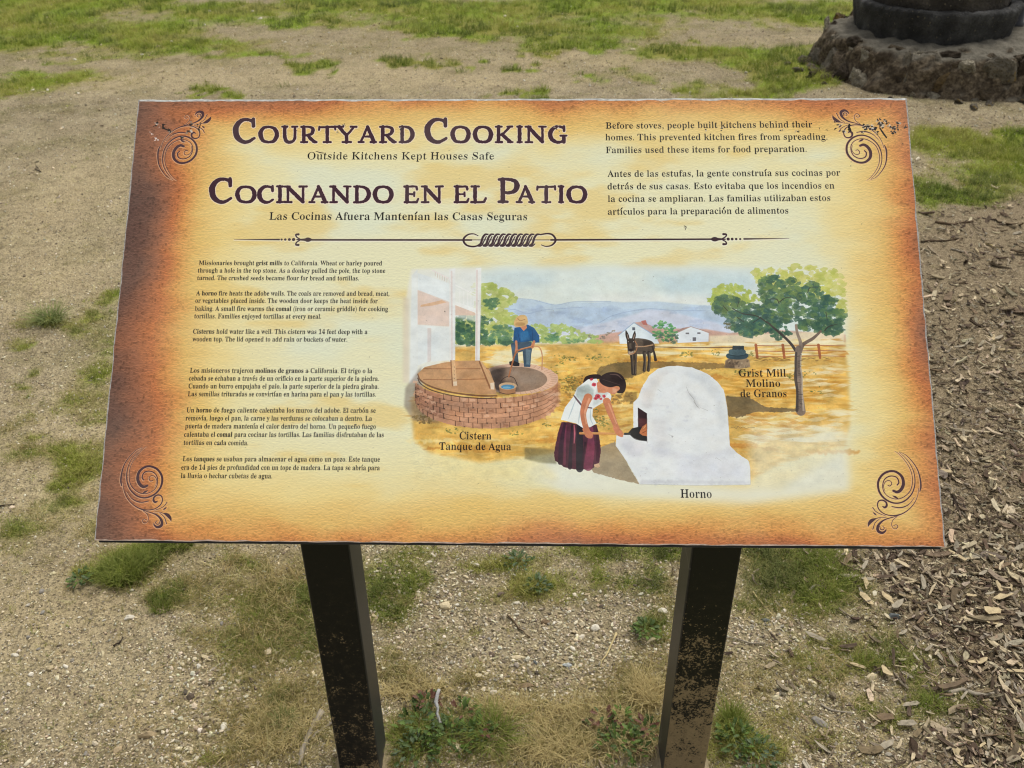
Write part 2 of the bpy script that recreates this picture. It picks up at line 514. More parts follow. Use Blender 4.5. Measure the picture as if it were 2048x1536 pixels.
def headings():
    c1 = lambda x: 260 + x / 3.413
    c2 = lambda x: 800 + x / 4.518
    b1, b2 = 288.3, 408.3
    L = [('C', c1(700), c1(862), 51, b1), ('O', c1(877), c1(1015), 36, b1), ('U', c1(1030), c1(1152), 36, b1), ('R', c1(1157), c1(1282), 36, b1),
         ('T', c1(1283), c1(1412), 36, b1), ('Y', c1(1405), c1(1555), 36, b1), ('A', c1(1555), c1(1690), 36, b1), ('R', c1(1697), c1(1825), 36, b1),
         ('D', c1(1833), c1(1945), 36, b1), ('C', c2(225), c2(442), 51, b1), ('O', c2(462), c2(642), 36, b1), ('O', c2(665), c2(845), 36, b1),
         ('K', c2(857), c2(1037), 36, b1), ('I', c2(1055), c2(1120), 36, b1), ('N', c2(1130), c2(1335), 36, b1), ('G', c2(1345), c2(1522), 36, b1),
         ('C', c1(538), c1(703), 52, b2), ('O', c1(718), c1(862), 36.5, b2), ('C', c1(867), c1(988), 36.5, b2), ('I', c1(995), c1(1052), 36.5, b2),
         ('N', c1(1045), c1(1215), 36.5, b2), ('A', c1(1217), c1(1357), 36.5, b2), ('N', c1(1360), c1(1515), 36.5, b2), ('D', c1(1520), c1(1647), 36.5, b2),
         ('O', c1(1660), c1(1800), 36.5, b2), ('E', c2(30), c2(182), 36.5, b2), ('N', c2(190), c2(400), 36.5, b2), ('E', c2(483), c2(637), 36.5, b2),
         ('L', c2(630), c2(792), 36.5, b2), ('P', c2(880), c2(1090), 52, b2), ('A', c2(1050), c2(1230), 36.5, b2), ('T', c2(1235), c2(1420), 36.5, b2),
         ('I', c2(1430), c2(1495), 36.5, b2), ('O', c2(1512), c2(1697), 36.5, b2)]
    jobs = []
    r = np.random.default_rng(5)
    for ch, x0, x1, h, b in L:
        wt = 7.5 if h < 45 else 9.6
        for pts, w in GL[ch]:
            p = np.array(pts, float)
            ins = wt * 0.33
            X = x0 + ins + p[:, 0] * (x1 - x0 - 2 * ins); Y = b - h + ins * .8 + p[:, 1] * (h - ins * 1.6)
            P = np.c_[X, Y]
            ww = np.atleast_1d(np.array(w, float)) * wt
            if len(ww) == 1:
                ww = np.repeat(ww, len(P))
            curved = len(P) > 3 and ch in 'CODUGRPDJ'
            if curved:
                q = catmull(np.c_[P, np.interp(np.linspace(0, 1, len(P)), np.linspace(0, 1, len(ww)), ww)], 7)
                P, ww = q[:, :2], q[:, 2]
            else:
                ww = np.interp(np.linspace(0, 1, len(P)), np.linspace(0, 1, len(ww)), ww)
                k = max(2, int(np.abs(np.diff(P, axis=0)).sum() / 3))
                t = np.linspace(0, len(P) - 1, k)
                P = np.c_[np.interp(t, range(len(P)), P[:, 0]), np.interp(t, range(len(P)), P[:, 1])]
                ww = np.interp(t, range(len(ww)), ww)
            ww = ww + r.normal(0, 0.34, len(ww))
            P = P + r.normal(0, 0.16, P.shape)
            jobs.append((P, ww))
    for P, ww in jobs:
        line(P, ww, (246, 226, 208), 0.75, curved=False, grow=2.6, off=(0.2, 0.5))
    for P, ww in jobs:
        line(P, ww, (68, 44, 54), 1.0, curved=False)
    for ch, x0, x1, h, b in L:
        pass


# ---- the running text
_ACC = {'á': ('a', 'ac'), 'é': ('e', 'ac'), 'í': ('i', 'ac'), 'ó': ('o', 'ac'), 'ú': ('u', 'ac'), 'ñ': ('n', 'ti')}


def _mb(s):
    o = ''
    for c in s:
        c = _ACC.get(c, (c,))[0]
        if 'A' <= c <= 'Z':
            o += chr(0x1D400 + ord(c) - 65)
        elif 'a' <= c <= 'z':
            o += chr(0x1D41A + ord(c) - 97)
        elif '0' <= c <= '9':
            o += chr(0x1D7CE + ord(c) - 48)
        else:
            o += c
    return o


def outline(s):
    """outline edges of a text line, in em units"""
    cu = bpy.data.curves.new('t', 'FONT')
    cu.body = _mb(s)
    cu.size = 1.0
    cu.resolution_u = 4
    ob = bpy.data.objects.new('t', cu)
    COL.objects.link(ob)
    dg = bpy.context.evaluated_depsgraph_get()
    dg.update()
    me = bpy.data.meshes.new_from_object(ob.evaluated_get(dg))
    n = len(me.vertices)
    co = np.zeros(n * 3, np.float32); me.vertices.foreach_get('co', co); co = co.reshape(-1, 3)[:, :2].astype(float)
    nl = len(me.loops)
    lv = np.zeros(nl, np.int32); me.loops.foreach_get('vertex_index', lv)
    npo = len(me.polygons)
    ls = np.zeros(npo, np.int32); me.polygons.foreach_get('loop_start', ls)
    lt = np.zeros(npo, np.int32); me.polygons.foreach_get('loop_total', lt)
    # next loop inside each polygon
    nxt = np.arange(nl) + 1
    nxt[ls + lt - 1] = ls
    a = lv; b = lv[nxt]
    key = a.astype(np.int64) * (n + 1) + b; rev = b.astype(np.int64) * (n + 1) + a
    bd = ~np.isin(key, rev)
    E = np.c_[co[a[bd]], co[b[bd]]]
    bpy.data.objects.remove(ob); bpy.data.curves.remove(cu); bpy.data.meshes.remove(me)
    return E


def hmin(m, k):   # horizontal erosion
    o = m
    for d in range(1, k + 1):
        o = np.minimum(o, np.roll(m, d if d % 2 else -(d // 2), axis=1)) if False else np.minimum(o, np.roll(m, d, axis=1))
    return np.roll(o, -(k // 2), axis=1)


def hmax(m, k):
    o = m
    for d in range(1, k + 1):
        o = np.maximum(o, np.roll(m, d, axis=1))
    return np.roll(o, -(k // 2), axis=1)


def textline(s, xl, yl, xr, yr, cap, color=(14, 13, 17), alpha=1.0):
    """*word* is bold. (xl,yl)-(xr,yr): the baseline from first to last ink, photograph pixels; cap: height of capitals"""
    parts = s.split('*')
    plain = ''.join(parts)
    E = outline(plain)
    x0, x1 = E[:, [0, 2]].min(), E[:, [0, 2]].max()
    a = TX([(xl, yl)])[0]; b = TX([(xr, yr)])[0]
    sc = (b[0] - a[0]) / (x1 - x0)
    ys = cap * tscale(yl) / 0.676
    SS = 3
    capt = cap * tscale(yl)
    Hh = int(capt * 2.1) * SS; W = int((b[0] - a[0]) + 12) * SS
    base = capt * 1.45 * SS
    q = np.c_[(E[:, 0] - x0) * sc * SS + 6 * SS, base - E[:, 1] * ys * SS, (E[:, 2] - x0) * sc * SS + 6 * SS, base - E[:, 3] * ys * SS]
    m = coverage(q, Hh, W, 2)
    em = sc * SS
    k = max(1, int(round(em * (0.044 if cap < 12 else 0.055))))                  # how much a stem loses to become a text weight
    er = hmin(m, k)
    m0 = m
    op = hmax(hmin(m, int(k * 1.25) + 1), int(k * 1.25) + 1)
    thin = np.clip(m - np.roll(op, 1, axis=1), 0, 1)
    thin = np.where(op > 0.4, 0, m)
    reg = np.maximum(er, thin)
    reg = blur(reg, max(1, int(em * 0.008)))
    reg = np.clip(reg * 1.3, 0, 1)

    def inkx(t):
        t = t.rstrip()
        if not t:
            return x0
        return outline(t)[:, [0, 2]].max()
    out = reg
    pos = 0
    for i, p in enumerate(parts):
        if i % 2:
            lo = (inkx(plain[:pos]) - x0) * em + 6 * SS + em * 0.05
            hi = (inkx(plain[:pos + len(p)]) - x0) * em + 6 * SS + em * 0.06
            lo, hi = int(max(0, lo)), int(hi)
            out[:, lo:hi] = np.minimum(1, blur(m[:, lo:hi], 1) * 1.1)
        pos += len(p)
    # accents
    emy = ys * SS
    for i, ch in enumerate(plain):
        if ch in _ACC:
            pre = plain[:i]
            x_b = (inkx(plain[:i + 1]) - x0) * em + 6 * SS
            wch = {'i': .26, 'a': .46, 'e': .42, 'o': .46, 'u': .52, 'n': .52}[_ACC[ch][0]] * em
            cx = x_b - wch / 2
            if _ACC[ch][0] == 'i':
                out[int(base - 0.80 * emy):int(base - 0.53 * emy), int(cx - .14 * em):int(cx + .16 * em)] = 0
            yy, xx = np.mgrid[0:Hh, 0:W] if False else (None, None)
            if _ACC[ch][1] == 'ac':
                pts = [(cx - .05 * em, base - .54 * emy), (cx + .10 * em, base - .72 * emy)]
            else:
                pts = [(cx - .14 * em, base - .56 * emy), (cx - .05 * em, base - .62 * emy), (cx + .05 * em, base - .56 * emy), (cx + .14 * em, base - .63 * emy)]
            for (ax, ay), (bx, by) in zip(pts[:-1], pts[1:]):
                for t in np.linspace(0, 1, 14):
                    px, py = ax + (bx - ax) * t, ay + (by - ay) * t
                    rr = max(1.2, 0.035 * em)
                    out[int(py - rr):int(py + rr) + 1, int(px - rr):int(px + rr) + 1] = 1
    hh, ww = Hh // SS, W // SS
    out = out[:hh * SS, :ww * SS].reshape(hh, SS, ww, SS).mean(axis=(1, 3))
    # follow the slight slope of the line
    X0 = int(round(a[0] - 6)); slope = (b[1] - a[1]) / (b[0] - a[0])
    Y0 = a[1] - base / SS
    CH = 48
    for cx in range(0, ww, CH):
        blk = out[:, cx:cx + CH]
        yo = Y0 + slope * (cx + CH / 2)
        yi = int(math.floor(yo)); f = yo - yi
        bl = np.zeros((hh + 1, blk.shape[1]), np.float32)
        bl[:-1] += blk * (1 - f); bl[1:] += blk * f
        paint(bl, X0 + cx, yi, color, alpha)


def all_text():
    c3 = lambda x, y: (1180 + x / 3.012, 180 + y / 3.012)
    c5 = lambda x, y: (340 + x / 3.1348, 500 + y / 3.1348)
    textline('Outside Kitchens Kept Houses Safe', 614.5, 320.3, 989.2, 320.5, 15.6)
    textline('Las Cocinas Afuera Mantenían las Casas Seguras', 538.3, 440.8, 1056, 441.6, 16)
    for s, l, r in [('Before stoves, people built kitchens behind their', (100, 238), (1348, 230)),
                    ('homes. This prevented kitchen fires from spreading.', (98, 308), (1438, 304)),
                    ('Families used these items for food preparation.', (100, 385), (1312, 377)),
                    ('Antes de las estufas, la gente construía sus cocinas por', (110, 528), (1515, 520)),
                    ('detrás de sus casas. Esto evitaba que los incendios en', (110, 603), (1480, 598)),
                    ('la cocina se ampliaran. Las familias utilizaban estos', (112, 678), (1455, 672)),
                    ('artículos para la preparación de alimentos', (112, 755), (1202, 748))]:
        textline(s, *c3(*l), *c3(*r), 13.6)
    for s, l, r, y in [('Missionaries brought *grist mills* to California. Wheat or barley poured', 178, 1330, 98),
                       ('through a hole in the top stone. As a donkey pulled the pole, the top stone', 171, 1350, 145),
                       ('turned. The crushed seeds became flour for bread and tortillas.', 168, 1185, 192),
                       ('A *horno* fire heats the adobe walls. The coals are removed and bread, meat,', 162, 1377, 288),
                       ('or vegetables placed inside. The wooden door keeps the heat inside for', 156, 1303, 334),
                       ('baking. A small fire warms the *comal* (iron or ceramic griddle) for cooking', 153, 1367, 384),
                       ('tortillas. Families enjoyed tortillas at every meal.', 149, 947, 431),
                       ('*Cisterns* hold water like a well. This cistern was 14 feet deep with a', 141, 1238, 527),
                       ('wooden top. The lid opened to add rain or buckets of water.', 138, 1112, 575),
                       ('Los misioneros trajeron *molinos de granos* a California. El trigo o la', 123, 1268, 771),
                       ('cebada se echaban a través de un orificio en la parte superior de la piedra.', 116, 1310, 820),
                       ('Cuando un burro empujaba el palo, la parte superior de la piedra giraba.', 113, 1308, 869),
                       ('Las semillas trituradas se convirtían en harina para el pan y las tortillas.', 110, 1292, 918),
                       ('Un *horno* de fuego caliente calentaba los muros del adobe. El carbón se', 101, 1290, 1019),
                       ('removía, luego el pan, la carne y las verduras se colocaban a dentro. La', 96, 1267, 1069),
                       ('puerta de madera mantenía el calor dentro del horno. Un pequeño fuego', 92, 1290, 1119),
                       ('calentaba el *comal* para cocinar las tortillas. Las familias disfrutaban de las', 86, 1341, 1171),
                       ('tortillas en cada comida.', 83, 489, 1222),
                       ('Los *tanques* se usaban para almacenar el agua como un pozo. Este tanque', 77, 1316, 1324),
                       ('era de 14 pies de profundidad con un tope de madera. La tapa se abría para', 69, 1316, 1377),
                       ('la lluvia o hechar cubetas de agua.', 66, 640, 1429)]:
        textline(s, *c5(l, y), *c5(r, y + 2), 9.4 + y / 2600)
    textline('Cistern', 919.3, 878.2, 983.5, 878.6, 15)
    textline('Tanque de Agua', 879, 899.2, 1023, 899.8, 15)
    textline('Grist Mill', 1478.6, 753, 1573, 753, 15)
    textline('Molino', 1493, 773.4, 1562, 773.4, 15)
    textline('de Granos', 1482, 793.8, 1574.5, 793.8, 15)
    textline('Horno', 1361.3, 994, 1424, 994.4, 16.5)


def painting():
    R_ = random.Random(4)
    # sky, fading out into the parchment
    wash([(835, 548), (1000, 533), (1300, 530), (1500, 535), (1660, 548), (1690, 600), (1690, 700), (830, 720), (826, 600)], (222, 233, 229), .9, soft=16, mottle=.02)
    wash([(1290, 552), (1500, 548), (1520, 580), (1440, 600), (1330, 590)], (186, 212, 222), .55, soft=24, mottle=.05)
    wash([(965, 548), (1120, 545), (1100, 575), (980, 580)], (196, 216, 222), .5, soft=22, mottle=.05)
    wash([(1180, 590), (1420, 590), (1420, 615), (1180, 612)], (238, 240, 236), .5, soft=16)
    # hills
    wash(Pa((870, 430), (960, 375), (1100, 385), (1180, 400), (1270, 425), (1420, 400), (1560, 405), (1700, 398), (1800, 405)) +
         Pb((300, 400), (450, 398), (600, 412), (760, 425), (900, 430), (1000, 470), (1000, 640), (0, 650)) + Pa((900, 640)), (190, 210, 228), .8, soft=2, mottle=.07)
    wash(Pa((860, 470), (960, 460), (1060, 490), (1150, 470), (1300, 470), (1500, 440), (1750, 455)) + Pb((360, 455), (560, 465), (800, 465), (1000, 520), (1000, 650), (0, 650)) +
         Pa((900, 640)), (178, 198, 222), .5, soft=3, mottle=.14)
    wash(Pa((1250, 600), (1500, 590), (1650, 560), (1900, 490)) + Pb((360, 458), (520, 468), (900, 560), (1050, 640), (0, 660)) + Pa((1300, 660)), (214, 216, 228), .75, soft=4, mottle=.08)
    for q in (Pa((960, 375), (1100, 385), (1270, 425), (1420, 400), (1700, 398)), Pb((0, 560), (120, 500), (360, 455), (560, 465), (850, 470)),
              Pa((870, 475), (960, 460), (1060, 490), (1200, 462), (1500, 440))):
        line(q, 1.3, (150, 172, 202), .6)
    for _ in range(46):
        x, y = R_.uniform(1040, 1430), R_.uniform(612, 660)
        wash(ellipse(x, y, R_.uniform(4, 20), R_.uniform(1.2, 5), n=12), (158, 178, 206), R_.uniform(.12, .4), rough=1.2, soft=1, seed=_)
    # far flat land
    wash(Pa((1560, 720), (1580, 660), (1690, 640), (1830, 625)) + Pb((100, 640), (350, 600), (820, 610), (1000, 640), (1300, 610), (1700, 640), (1890, 650), (1890, 720), (0, 724)),
         (208, 160, 138), .85, soft=2, mottle=.12)
    # the ochre field
    F = [(828, 880), (822, 800), (905, 694), (1000, 690), (1200, 686), (1400, 684), (1690, 678), (1698, 760), (1700, 850), (1690, 890), (1560, 925), (1500, 960), (1300, 900), (1120, 905), (960, 925), (860, 905)]
    wash(F, (230, 184, 94), .95, soft=7, mottle=.26)
    wash([(1420, 672), (1690, 662), (1690, 690), (1420, 692)], (240, 226, 190), .85, soft=3)
    ocr = [(232, 186, 96), (206, 148, 62), (240, 208, 130), (196, 138, 58), (238, 222, 160), (222, 170, 78)]
    strokes(F, ocr, 950, 34, 4.5, 3, spread=.12, a=.42)
    for _ in range(70):
        x, y = R_.uniform(850, 1690), R_.uniform(700, 905)
        wash(ellipse(x, y, R_.uniform(12, 60), R_.uniform(2, 7), n=14), R_.choice([(244, 212, 116), (236, 190, 84), (206, 134, 50), (248, 232, 170), (196, 128, 52)]), R_.uniform(.25, .6), soft=R_.choice([1, 2, 4]), rough=2.0, seed=_)
    pale = [(245, 232, 180), (248, 240, 205)]
    strokes([(1000, 700), (1080, 696), (1070, 740), (960, 730)], pale, 70, 40, 8, 5, spread=.1, a=.5)
    strokes([(1250, 690), (1690, 680), (1690, 712), (1250, 716)], pale, 110, 60, 4.5, 6, spread=.05, a=.5)
    strokes([(1500, 735), (1680, 725), (1695, 800), (1640, 800), (1560, 760)], pale, 50, 50, 7, 7, spread=.15, a=.4)
    strokes([(1480, 830), (1690, 820), (1690, 880), (1480, 885)], pale, 80, 60, 9, 8, spread=.15, a=.42)
    strokes([(1120, 745), (1250, 760), (1270, 850), (1120, 880)], [(198, 140, 56), (186, 126, 52)], 90, 30, 5, 9, spread=.3, a=.4)
    strokes([(1460, 750), (1690, 750), (1690, 800), (1460, 810)], [(206, 146, 58), (196, 138, 52)], 60, 50, 5, 19, spread=.1, a=.4)
    strokes([(1480, 810), (1640, 830), (1560, 905), (1490, 900)], [(206, 140, 60), (214, 156, 72)], 60, 36, 6, 20, spread=.3, a=.35)
    # white fading foot of the painting
    wash([(1120, 905), (1240, 918), (1310, 965), (1560, 975), (1690, 900), (1700, 980), (1500, 1006), (1130, 985), (1040, 940)], (234, 236, 220), .8, soft=16, mottle=.02)
    wash([(860, 905), (960, 930), (1090, 925), (1120, 960), (900, 950)], (240, 226, 166), .5, soft=14)
    wash([(1500, 860), (1700, 850), (1698, 970), (1500, 985)], (234, 234, 214), .55, soft=22)
    # scrub tufts
    grn = [(112, 120, 62), (88, 102, 58), (140, 138, 70)]
    for (x, y, w, n) in [(1132, 716, 20, 16), (1192, 717, 24, 20), (1124, 724, 10, 8), (1105, 742, 12, 9), (1375, 708, 16, 16), (1432, 705, 8, 7), (1500, 708, 8, 8), (1140, 760, 24, 24),
                         (1190, 838, 26, 26), (1182, 820, 18, 16), (1212, 848, 14, 12), (1095, 850, 10, 8), (1490, 745, 26, 18), (1600, 748, 26, 16), (1635, 782, 14, 8), (900, 862, 18, 10), (1030, 866, 12, 8),
                         (1240, 765, 22, 18), (1350, 755, 24, 14), (1170, 776, 30, 30), (1580, 752, 10, 8)]:
        for _ in range(int(n * 1.6)):
            a, b = x + R_.gauss(0, w / 2), y + R_.gauss(0, 3.2)
            wash(ellipse(a, b, R_.uniform(1, 3.2), R_.uniform(.7, 1.8), n=7), R_.choice(grn), .62, rough=.5, seed=_)
    # shadow under donkey, trees and behind the woman
    sh = (124, 104, 68)
    wash(Pb((0, 900), (120, 868), (300, 858), (560, 858), (960, 872), (960, 905), (700, 925), (420, 905), (300, 960), (100, 990), (0, 1010), (-20, 940)), sh, .72, rough=.8, mottle=.2)
    wash(Pa((1590, 960), (1680, 880), (1830, 862), (1900, 875), (1900, 960), (1860, 985), (1640, 985)), sh, .72, rough=.8, mottle=.2)
    wash(Pa((1810, 1090), (1900, 1090), (1900, 1170), (1790, 1165)), (132, 108, 62), .7, soft=2, rough=.6)
    wash(Pb((970, 1120), (1150, 1130), (1270, 1205), (1480, 1215), (1560, 1235), (1380, 1245), (1200, 1240), (1050, 1290), (990, 1275)), (116, 100, 72), .85, rough=.8, mottle=.2)
    foliage(Pa((1330, 1010), (1480, 960), (1480, 1120), (1380, 1130), (1310, 1060)), [(140, 108, 56), (120, 100, 60), (160, 122, 62)], 90, 3.2, 8, .5)
    foliage(Pb((0, 1080), (250, 1100), (280, 1180), (0, 1180)), [(140, 108, 60), (120, 98, 60)], 60, 4, 9, .55)
    # the left hedge
    foliage(Pa((640, 280), (760, 260), (860, 300), (960, 340), (970, 390), (900, 430), (960, 520), (930, 720), (510, 725), (510, 520), (660, 500)), [(184, 196, 110), (170, 186, 98), (196, 204, 128)], 330, 9, 14, .85)
    foliage(Pa((1080, 580), (1300, 570), (1450, 620), (1600, 670), (1620, 712), (1060, 718)), [(178, 196, 116), (190, 206, 132), (160, 184, 104)], 170, 7, 15, .85)
    foliage(Pa((505, 515), (720, 510), (790, 540), (700, 600), (780, 690), (960, 700), (920, 724), (510, 730)), [(72, 110, 84), (58, 96, 78), (92, 128, 84)], 200, 7.5, 16, .72)
    foliage(Pa((720, 390), (830, 370), (830, 430), (740, 470)), [(96, 132, 92), (78, 116, 88)], 46, 5.5, 17, .7)
    foliage(Pa((800, 590), (930, 560), (950, 690), (760, 700)), [(110, 148, 104), (88, 130, 100)], 66, 6, 18, .6)
    foliage(Pa((1180, 690), (1280, 630), (1310, 700)), [(104, 150, 104), (92, 140, 100)], 34, 5, 19, .6)
    foliage(Pa((1360, 690), (1440, 670), (1500, 705), (1380, 715)), [(112, 152, 104)], 22, 4, 20, .6)
    for x, y in ((1640, 665), (1680, 640), (1720, 620), (1540, 660)):
        foliage(Pa((x - 22, y + 20), (x, y - 16), (x + 24, y + 20)), [(128, 126, 116), (150, 140, 120)], 8, 2.4, x, .7)
    # houses on the horizon
    wash(Pb((150, 655), (265, 560), (430, 660), (460, 720), (155, 722)), (226, 236, 238), 1)
    wash(Pb((265, 560), (330, 552), (410, 590), (400, 640)), (206, 164, 150), .9)
    line(Pb((145, 658), (265, 560), (430, 662)), 1.6, (150, 176, 200), .9, curved=False)
    wash(Pb((320, 548), (355, 540), (370, 580), (335, 575)), (200, 118, 104), .9)
    wash(Pb((252, 596), (274, 596), (274, 618), (252, 618)), (90, 96, 108), .9)
    wash(Pb((600, 715), (580, 640), (700, 588), (840, 640), (838, 705)), (228, 234, 236), 1)
    wash(Pb((580, 630), (640, 600), (705, 588), (600, 636)), (160, 128, 118), .9)
    line(Pb((590, 640), (702, 590), (850, 636)), 1.4, (176, 150, 140), .8, curved=False)
    for q in (Pb((662, 636), (688, 636), (688, 648), (662, 648)), Pb((752, 634), (776, 634), (776, 646), (752, 646)), Pb((716, 672), (742, 672), (742, 700), (716, 700))):
        wash(q, (110, 106, 108), .9)
    foliage(Pb((400, 600), (480, 545), (580, 580), (590, 640), (560, 700), (450, 700), (410, 650)), [(96, 160, 96), (74, 136, 88), (120, 178, 104)], 90, 4.6, 23, .8)
    foliage(Pb((460, 650), (600, 650), (600, 716), (460, 716)), [(74, 112, 96), (84, 110, 92)], 36, 4.2, 24, .7)
    # the building on the left
    wash(Pa((165, 150), (700, 140), (700, 560), (500, 520), (480, 860), (200, 1020), (110, 1020), (120, 400)), (236, 236, 228), .72, soft=5, mottle=.02)
    wash(Pa((170, 200), (215, 150), (215, 900), (200, 1000), (150, 1030)), (232, 236, 232), .9, soft=2)
    wash(Pa((100, 360), (150, 380), (150, 1020), (100, 1020)), (222, 206, 176), .6, soft=5)
    wash(Pa((215, 310), (480, 410), (480, 500), (460, 590), (215, 575)), (226, 200, 184), .8, soft=1)
    wash(Pa((235, 440), (240, 425), (400, 388), (440, 405), (330, 430)), (222, 182, 146), .95)
    wash(Pa((215, 580), (460, 600), (460, 850), (290, 860), (215, 890)), (230, 235, 232), .9, soft=1)
    wash(Pa((290, 600), (320, 602), (318, 855), (290, 865)), (222, 214, 208), .9)
    wash(Pa((215, 180), (460, 260), (460, 400), (215, 308)), (230, 236, 234), .85, soft=1)
    for i in range(7):
        x = 350 + i * 18
        line(Pa((x, 170 + i * 10), (x, 205 + i * 9)), 1.2, (214, 190, 172), .6, curved=False)
    line(Pa((330, 160), (460, 225)), 2.6, (236, 228, 222), .9, curved=False)
    wash(Pa((500, 400), (660, 470), (668, 505), (500, 505)), (224, 196, 176), .9)
    wash(Pa((500, 395), (670, 455), (670, 490), (500, 425)), (240, 242, 236), .95)
    line(Pa((500, 270), (665, 350)), 2.2, (242, 242, 236), .95, curved=False)
    for x in (540, 570, 600, 625, 648):
        line(Pa((x, 290 + (x - 500) * .45), (x, 410 + (x - 500) * .38)), 1.6, (242, 242, 236), .95, curved=False)
    wash(Pa((458, 150), (505, 145), (503, 850), (458, 860)), (236, 237, 232), 1, soft=1)
    line(Pa((476, 170), (478, 850)), 3.5, (224, 206, 198), .55, curved=False)
    wash(Pa((662, 145), (705, 140), (692, 850), (657, 850)), (236, 236, 230), 1)
    line(Pa((672, 160), (668, 850)), 3, (222, 200, 190), .6, curved=False)
    # cistern: shadow at its foot, brick drum, rim, dark inside
    wash(Pa((120, 1060), (240, 900), (260, 1250), (400, 1330), (180, 1310), (110, 1200)), (134, 120, 110), .6, soft=4, mottle=.2)
    foliage(Pa((150, 1260), (300, 1270), (330, 1330), (200, 1330)), [(110, 92, 58), (136, 110, 60)], 30, 4, 26, .6)
    drum = ellipse(745, 1080, 557, 0, 180, 0, 2)
    top = [(200 + 1095 * (0.5 - 0.5 * math.cos(t)), 1010 - 0) for t in np.linspace(0, math.pi, 3)]
    front_top = [(745 - 548 * math.cos(t), 1000 + 140 * math.sin(t)) for t in np.linspace(0, math.pi, 30)]
    front_bot = [(745 + 545 * math.cos(t), 1165 + 205 * math.sin(t)) for t in np.linspace(0, math.pi, 30)]
    wash(Pa(*(front_top + front_bot)), (204, 152, 118), 1, mottle=.2, rough=.5)
    wash(Pa(*(front_top[:9] + [(420, 1300), (300, 1260), (200, 1165)])), (150, 104, 84), .55, soft=5)
    # bricks in six courses, offset joints
    for k in range(6):
        f = k / 6
        prev = None
        row = [(745 - (548 - 3 * f) * math.cos(t), (1000 + 165 * f) + (140 + 65 * f) * math.sin(t)) for t in np.linspace(0.0, math.pi, 40)]
        if k:
            line(Pa(*[(a, b + R_.gauss(0, 2.2)) for a, b in row]), [.8, 1.5, .6, 1.4, .4], (118, 84, 62), .62)
        nb = 24
        for j in range(nb):
            t = (j + (0.5 if k % 2 else 0)) / nb * math.pi
            x = 745 - 547 * math.cos(t)
            y0 = (1000 + 165 * f) + (140 + 65 * f) * math.sin(t); y1 = (1000 + 165 * (f + 1 / 6)) + (140 + 65 * (f + 1 / 6)) * math.sin(t)
            lf = 1.6 if x < 500 else 1.0
            if x < 1150 and R_.random() < .8:
                line(Pa((x, y0), (x + 1, y1)), R_.uniform(.8, 2.4) * lf * .8, (88, 62, 48), R_.uniform(.45, .9), curved=False)
            if R_.random() < .6:
                t2 = t + math.pi / nb / 2; xm = 745 - 547 * math.cos(t2)
                wash(Pa(*[(xm + dx, (y0 + y1) / 2 + dy) for dx, dy in ((-20, -10), (18, -9), (19, 9), (-19, 10))]), R_.choice([(226, 182, 150), (190, 138, 104), (214, 162, 128), (168, 116, 86)]), .65, rough=.9, seed=j)
            if R_.random() < .3 and x < 1000:
                wash(Pa(*ellipse(x + 4, y1 - 2, 9, 5, n=7)), (74, 54, 48), .8, rough=.4, seed=j + 50)
    inner = ellipse(980, 985, 250, 92, n=50)
    wash(Pa(*ellipse(990, 990, 305, 118, n=50)), (224, 186, 158), 1, rough=.5)
    wash(Pa(*[(p[0], p[1] + 6) for p in ellipse(968, 988, 242, 96, n=50)]), (150, 126, 106), 1)
    wash(Pa((760, 900), (900, 900), (870, 1000), (1000, 1075), (850, 1110), (790, 1060)), (66, 56, 52), .85, soft=9)
    wash(Pa((930, 920), (1150, 940), (1200, 1010), (1050, 1040), (960, 980)), (172, 150, 128), .55, soft=9)
    for j in range(22):
        t = math.radians(-70 + j * 8.2)
        x, y = 985 + 278 * math.cos(t), 990 + 104 * math.sin(t)
        line(Pa((x - 22 * math.cos(t), y - 10 * math.sin(t)), (x + 24 * math.cos(t), y + 13 * math.sin(t))), .8, (176, 120, 98), .65, curved=False)
    # wooden lid
    wash(Pa((215, 950), (270, 900), (420, 865), (540, 852), (690, 850), (770, 930), (800, 1010), (822, 1110), (700, 1112), (500, 1090), (330, 1050), (235, 1000)), (198, 152, 108), 1, mottle=.1)
    line(Pa((215, 955), (240, 1005), (330, 1055), (500, 1098), (700, 1120), (822, 1120)), [2, 3, 3.5, 3.5, 3.5, 3], (118, 82, 58), .95)
    line(Pa((215, 985), (240, 1030), (330, 1080), (500, 1122), (700, 1140), (815, 1138)), 2.2, (74, 54, 46), .85)
    for y0, y1 in ((912, 912), (995, 990)):
        line(Pa((260, y0), (480, y0 + 2), (760, y1)), 1.7, (150, 102, 68), .8)
    wash(Pa((470, 850), (502, 846), (518, 1040), (488, 1044)), (216, 176, 132), 1); line(Pa((470, 850), (482, 1044)), 2.2, (142, 98, 66), .9, curved=False)
    wash(Pa((488, 1012), (516, 1010), (518, 1042), (490, 1046)), (232, 210, 180), 1)
    wash(Pa((690, 850), (712, 862), (805, 1020), (800, 1072), (775, 1062), (700, 920)), (212, 168, 122), 1); line(Pa((690, 860), (772, 1062)), 3.2, (142, 96, 64), .9, curved=False)
    wash(Pa((772, 1022), (804, 1018), (804, 1072), (776, 1070)), (236, 214, 186), 1)
    for y in (900, 930, 960, 990):
        wash(Pa(*ellipse(497, y, 3, 3, n=6)), (96, 66, 50), .9)
    # bucket
    line(Pa((850, 1050), (860, 1000), (910, 972), (955, 985), (982, 1040)), 1.2, (58, 46, 44), .95)
    wash(Pa((838, 1045), (975, 1045), (960, 1105), (850, 1105)), (178, 130, 92), 1)
    wash(Pa(*ellipse(907, 1045, 69, 28, n=30)), (214, 178, 138), 1)
    wash(Pa(*ellipse(907, 1052, 52, 18, n=30)), (92, 150, 184), 1)
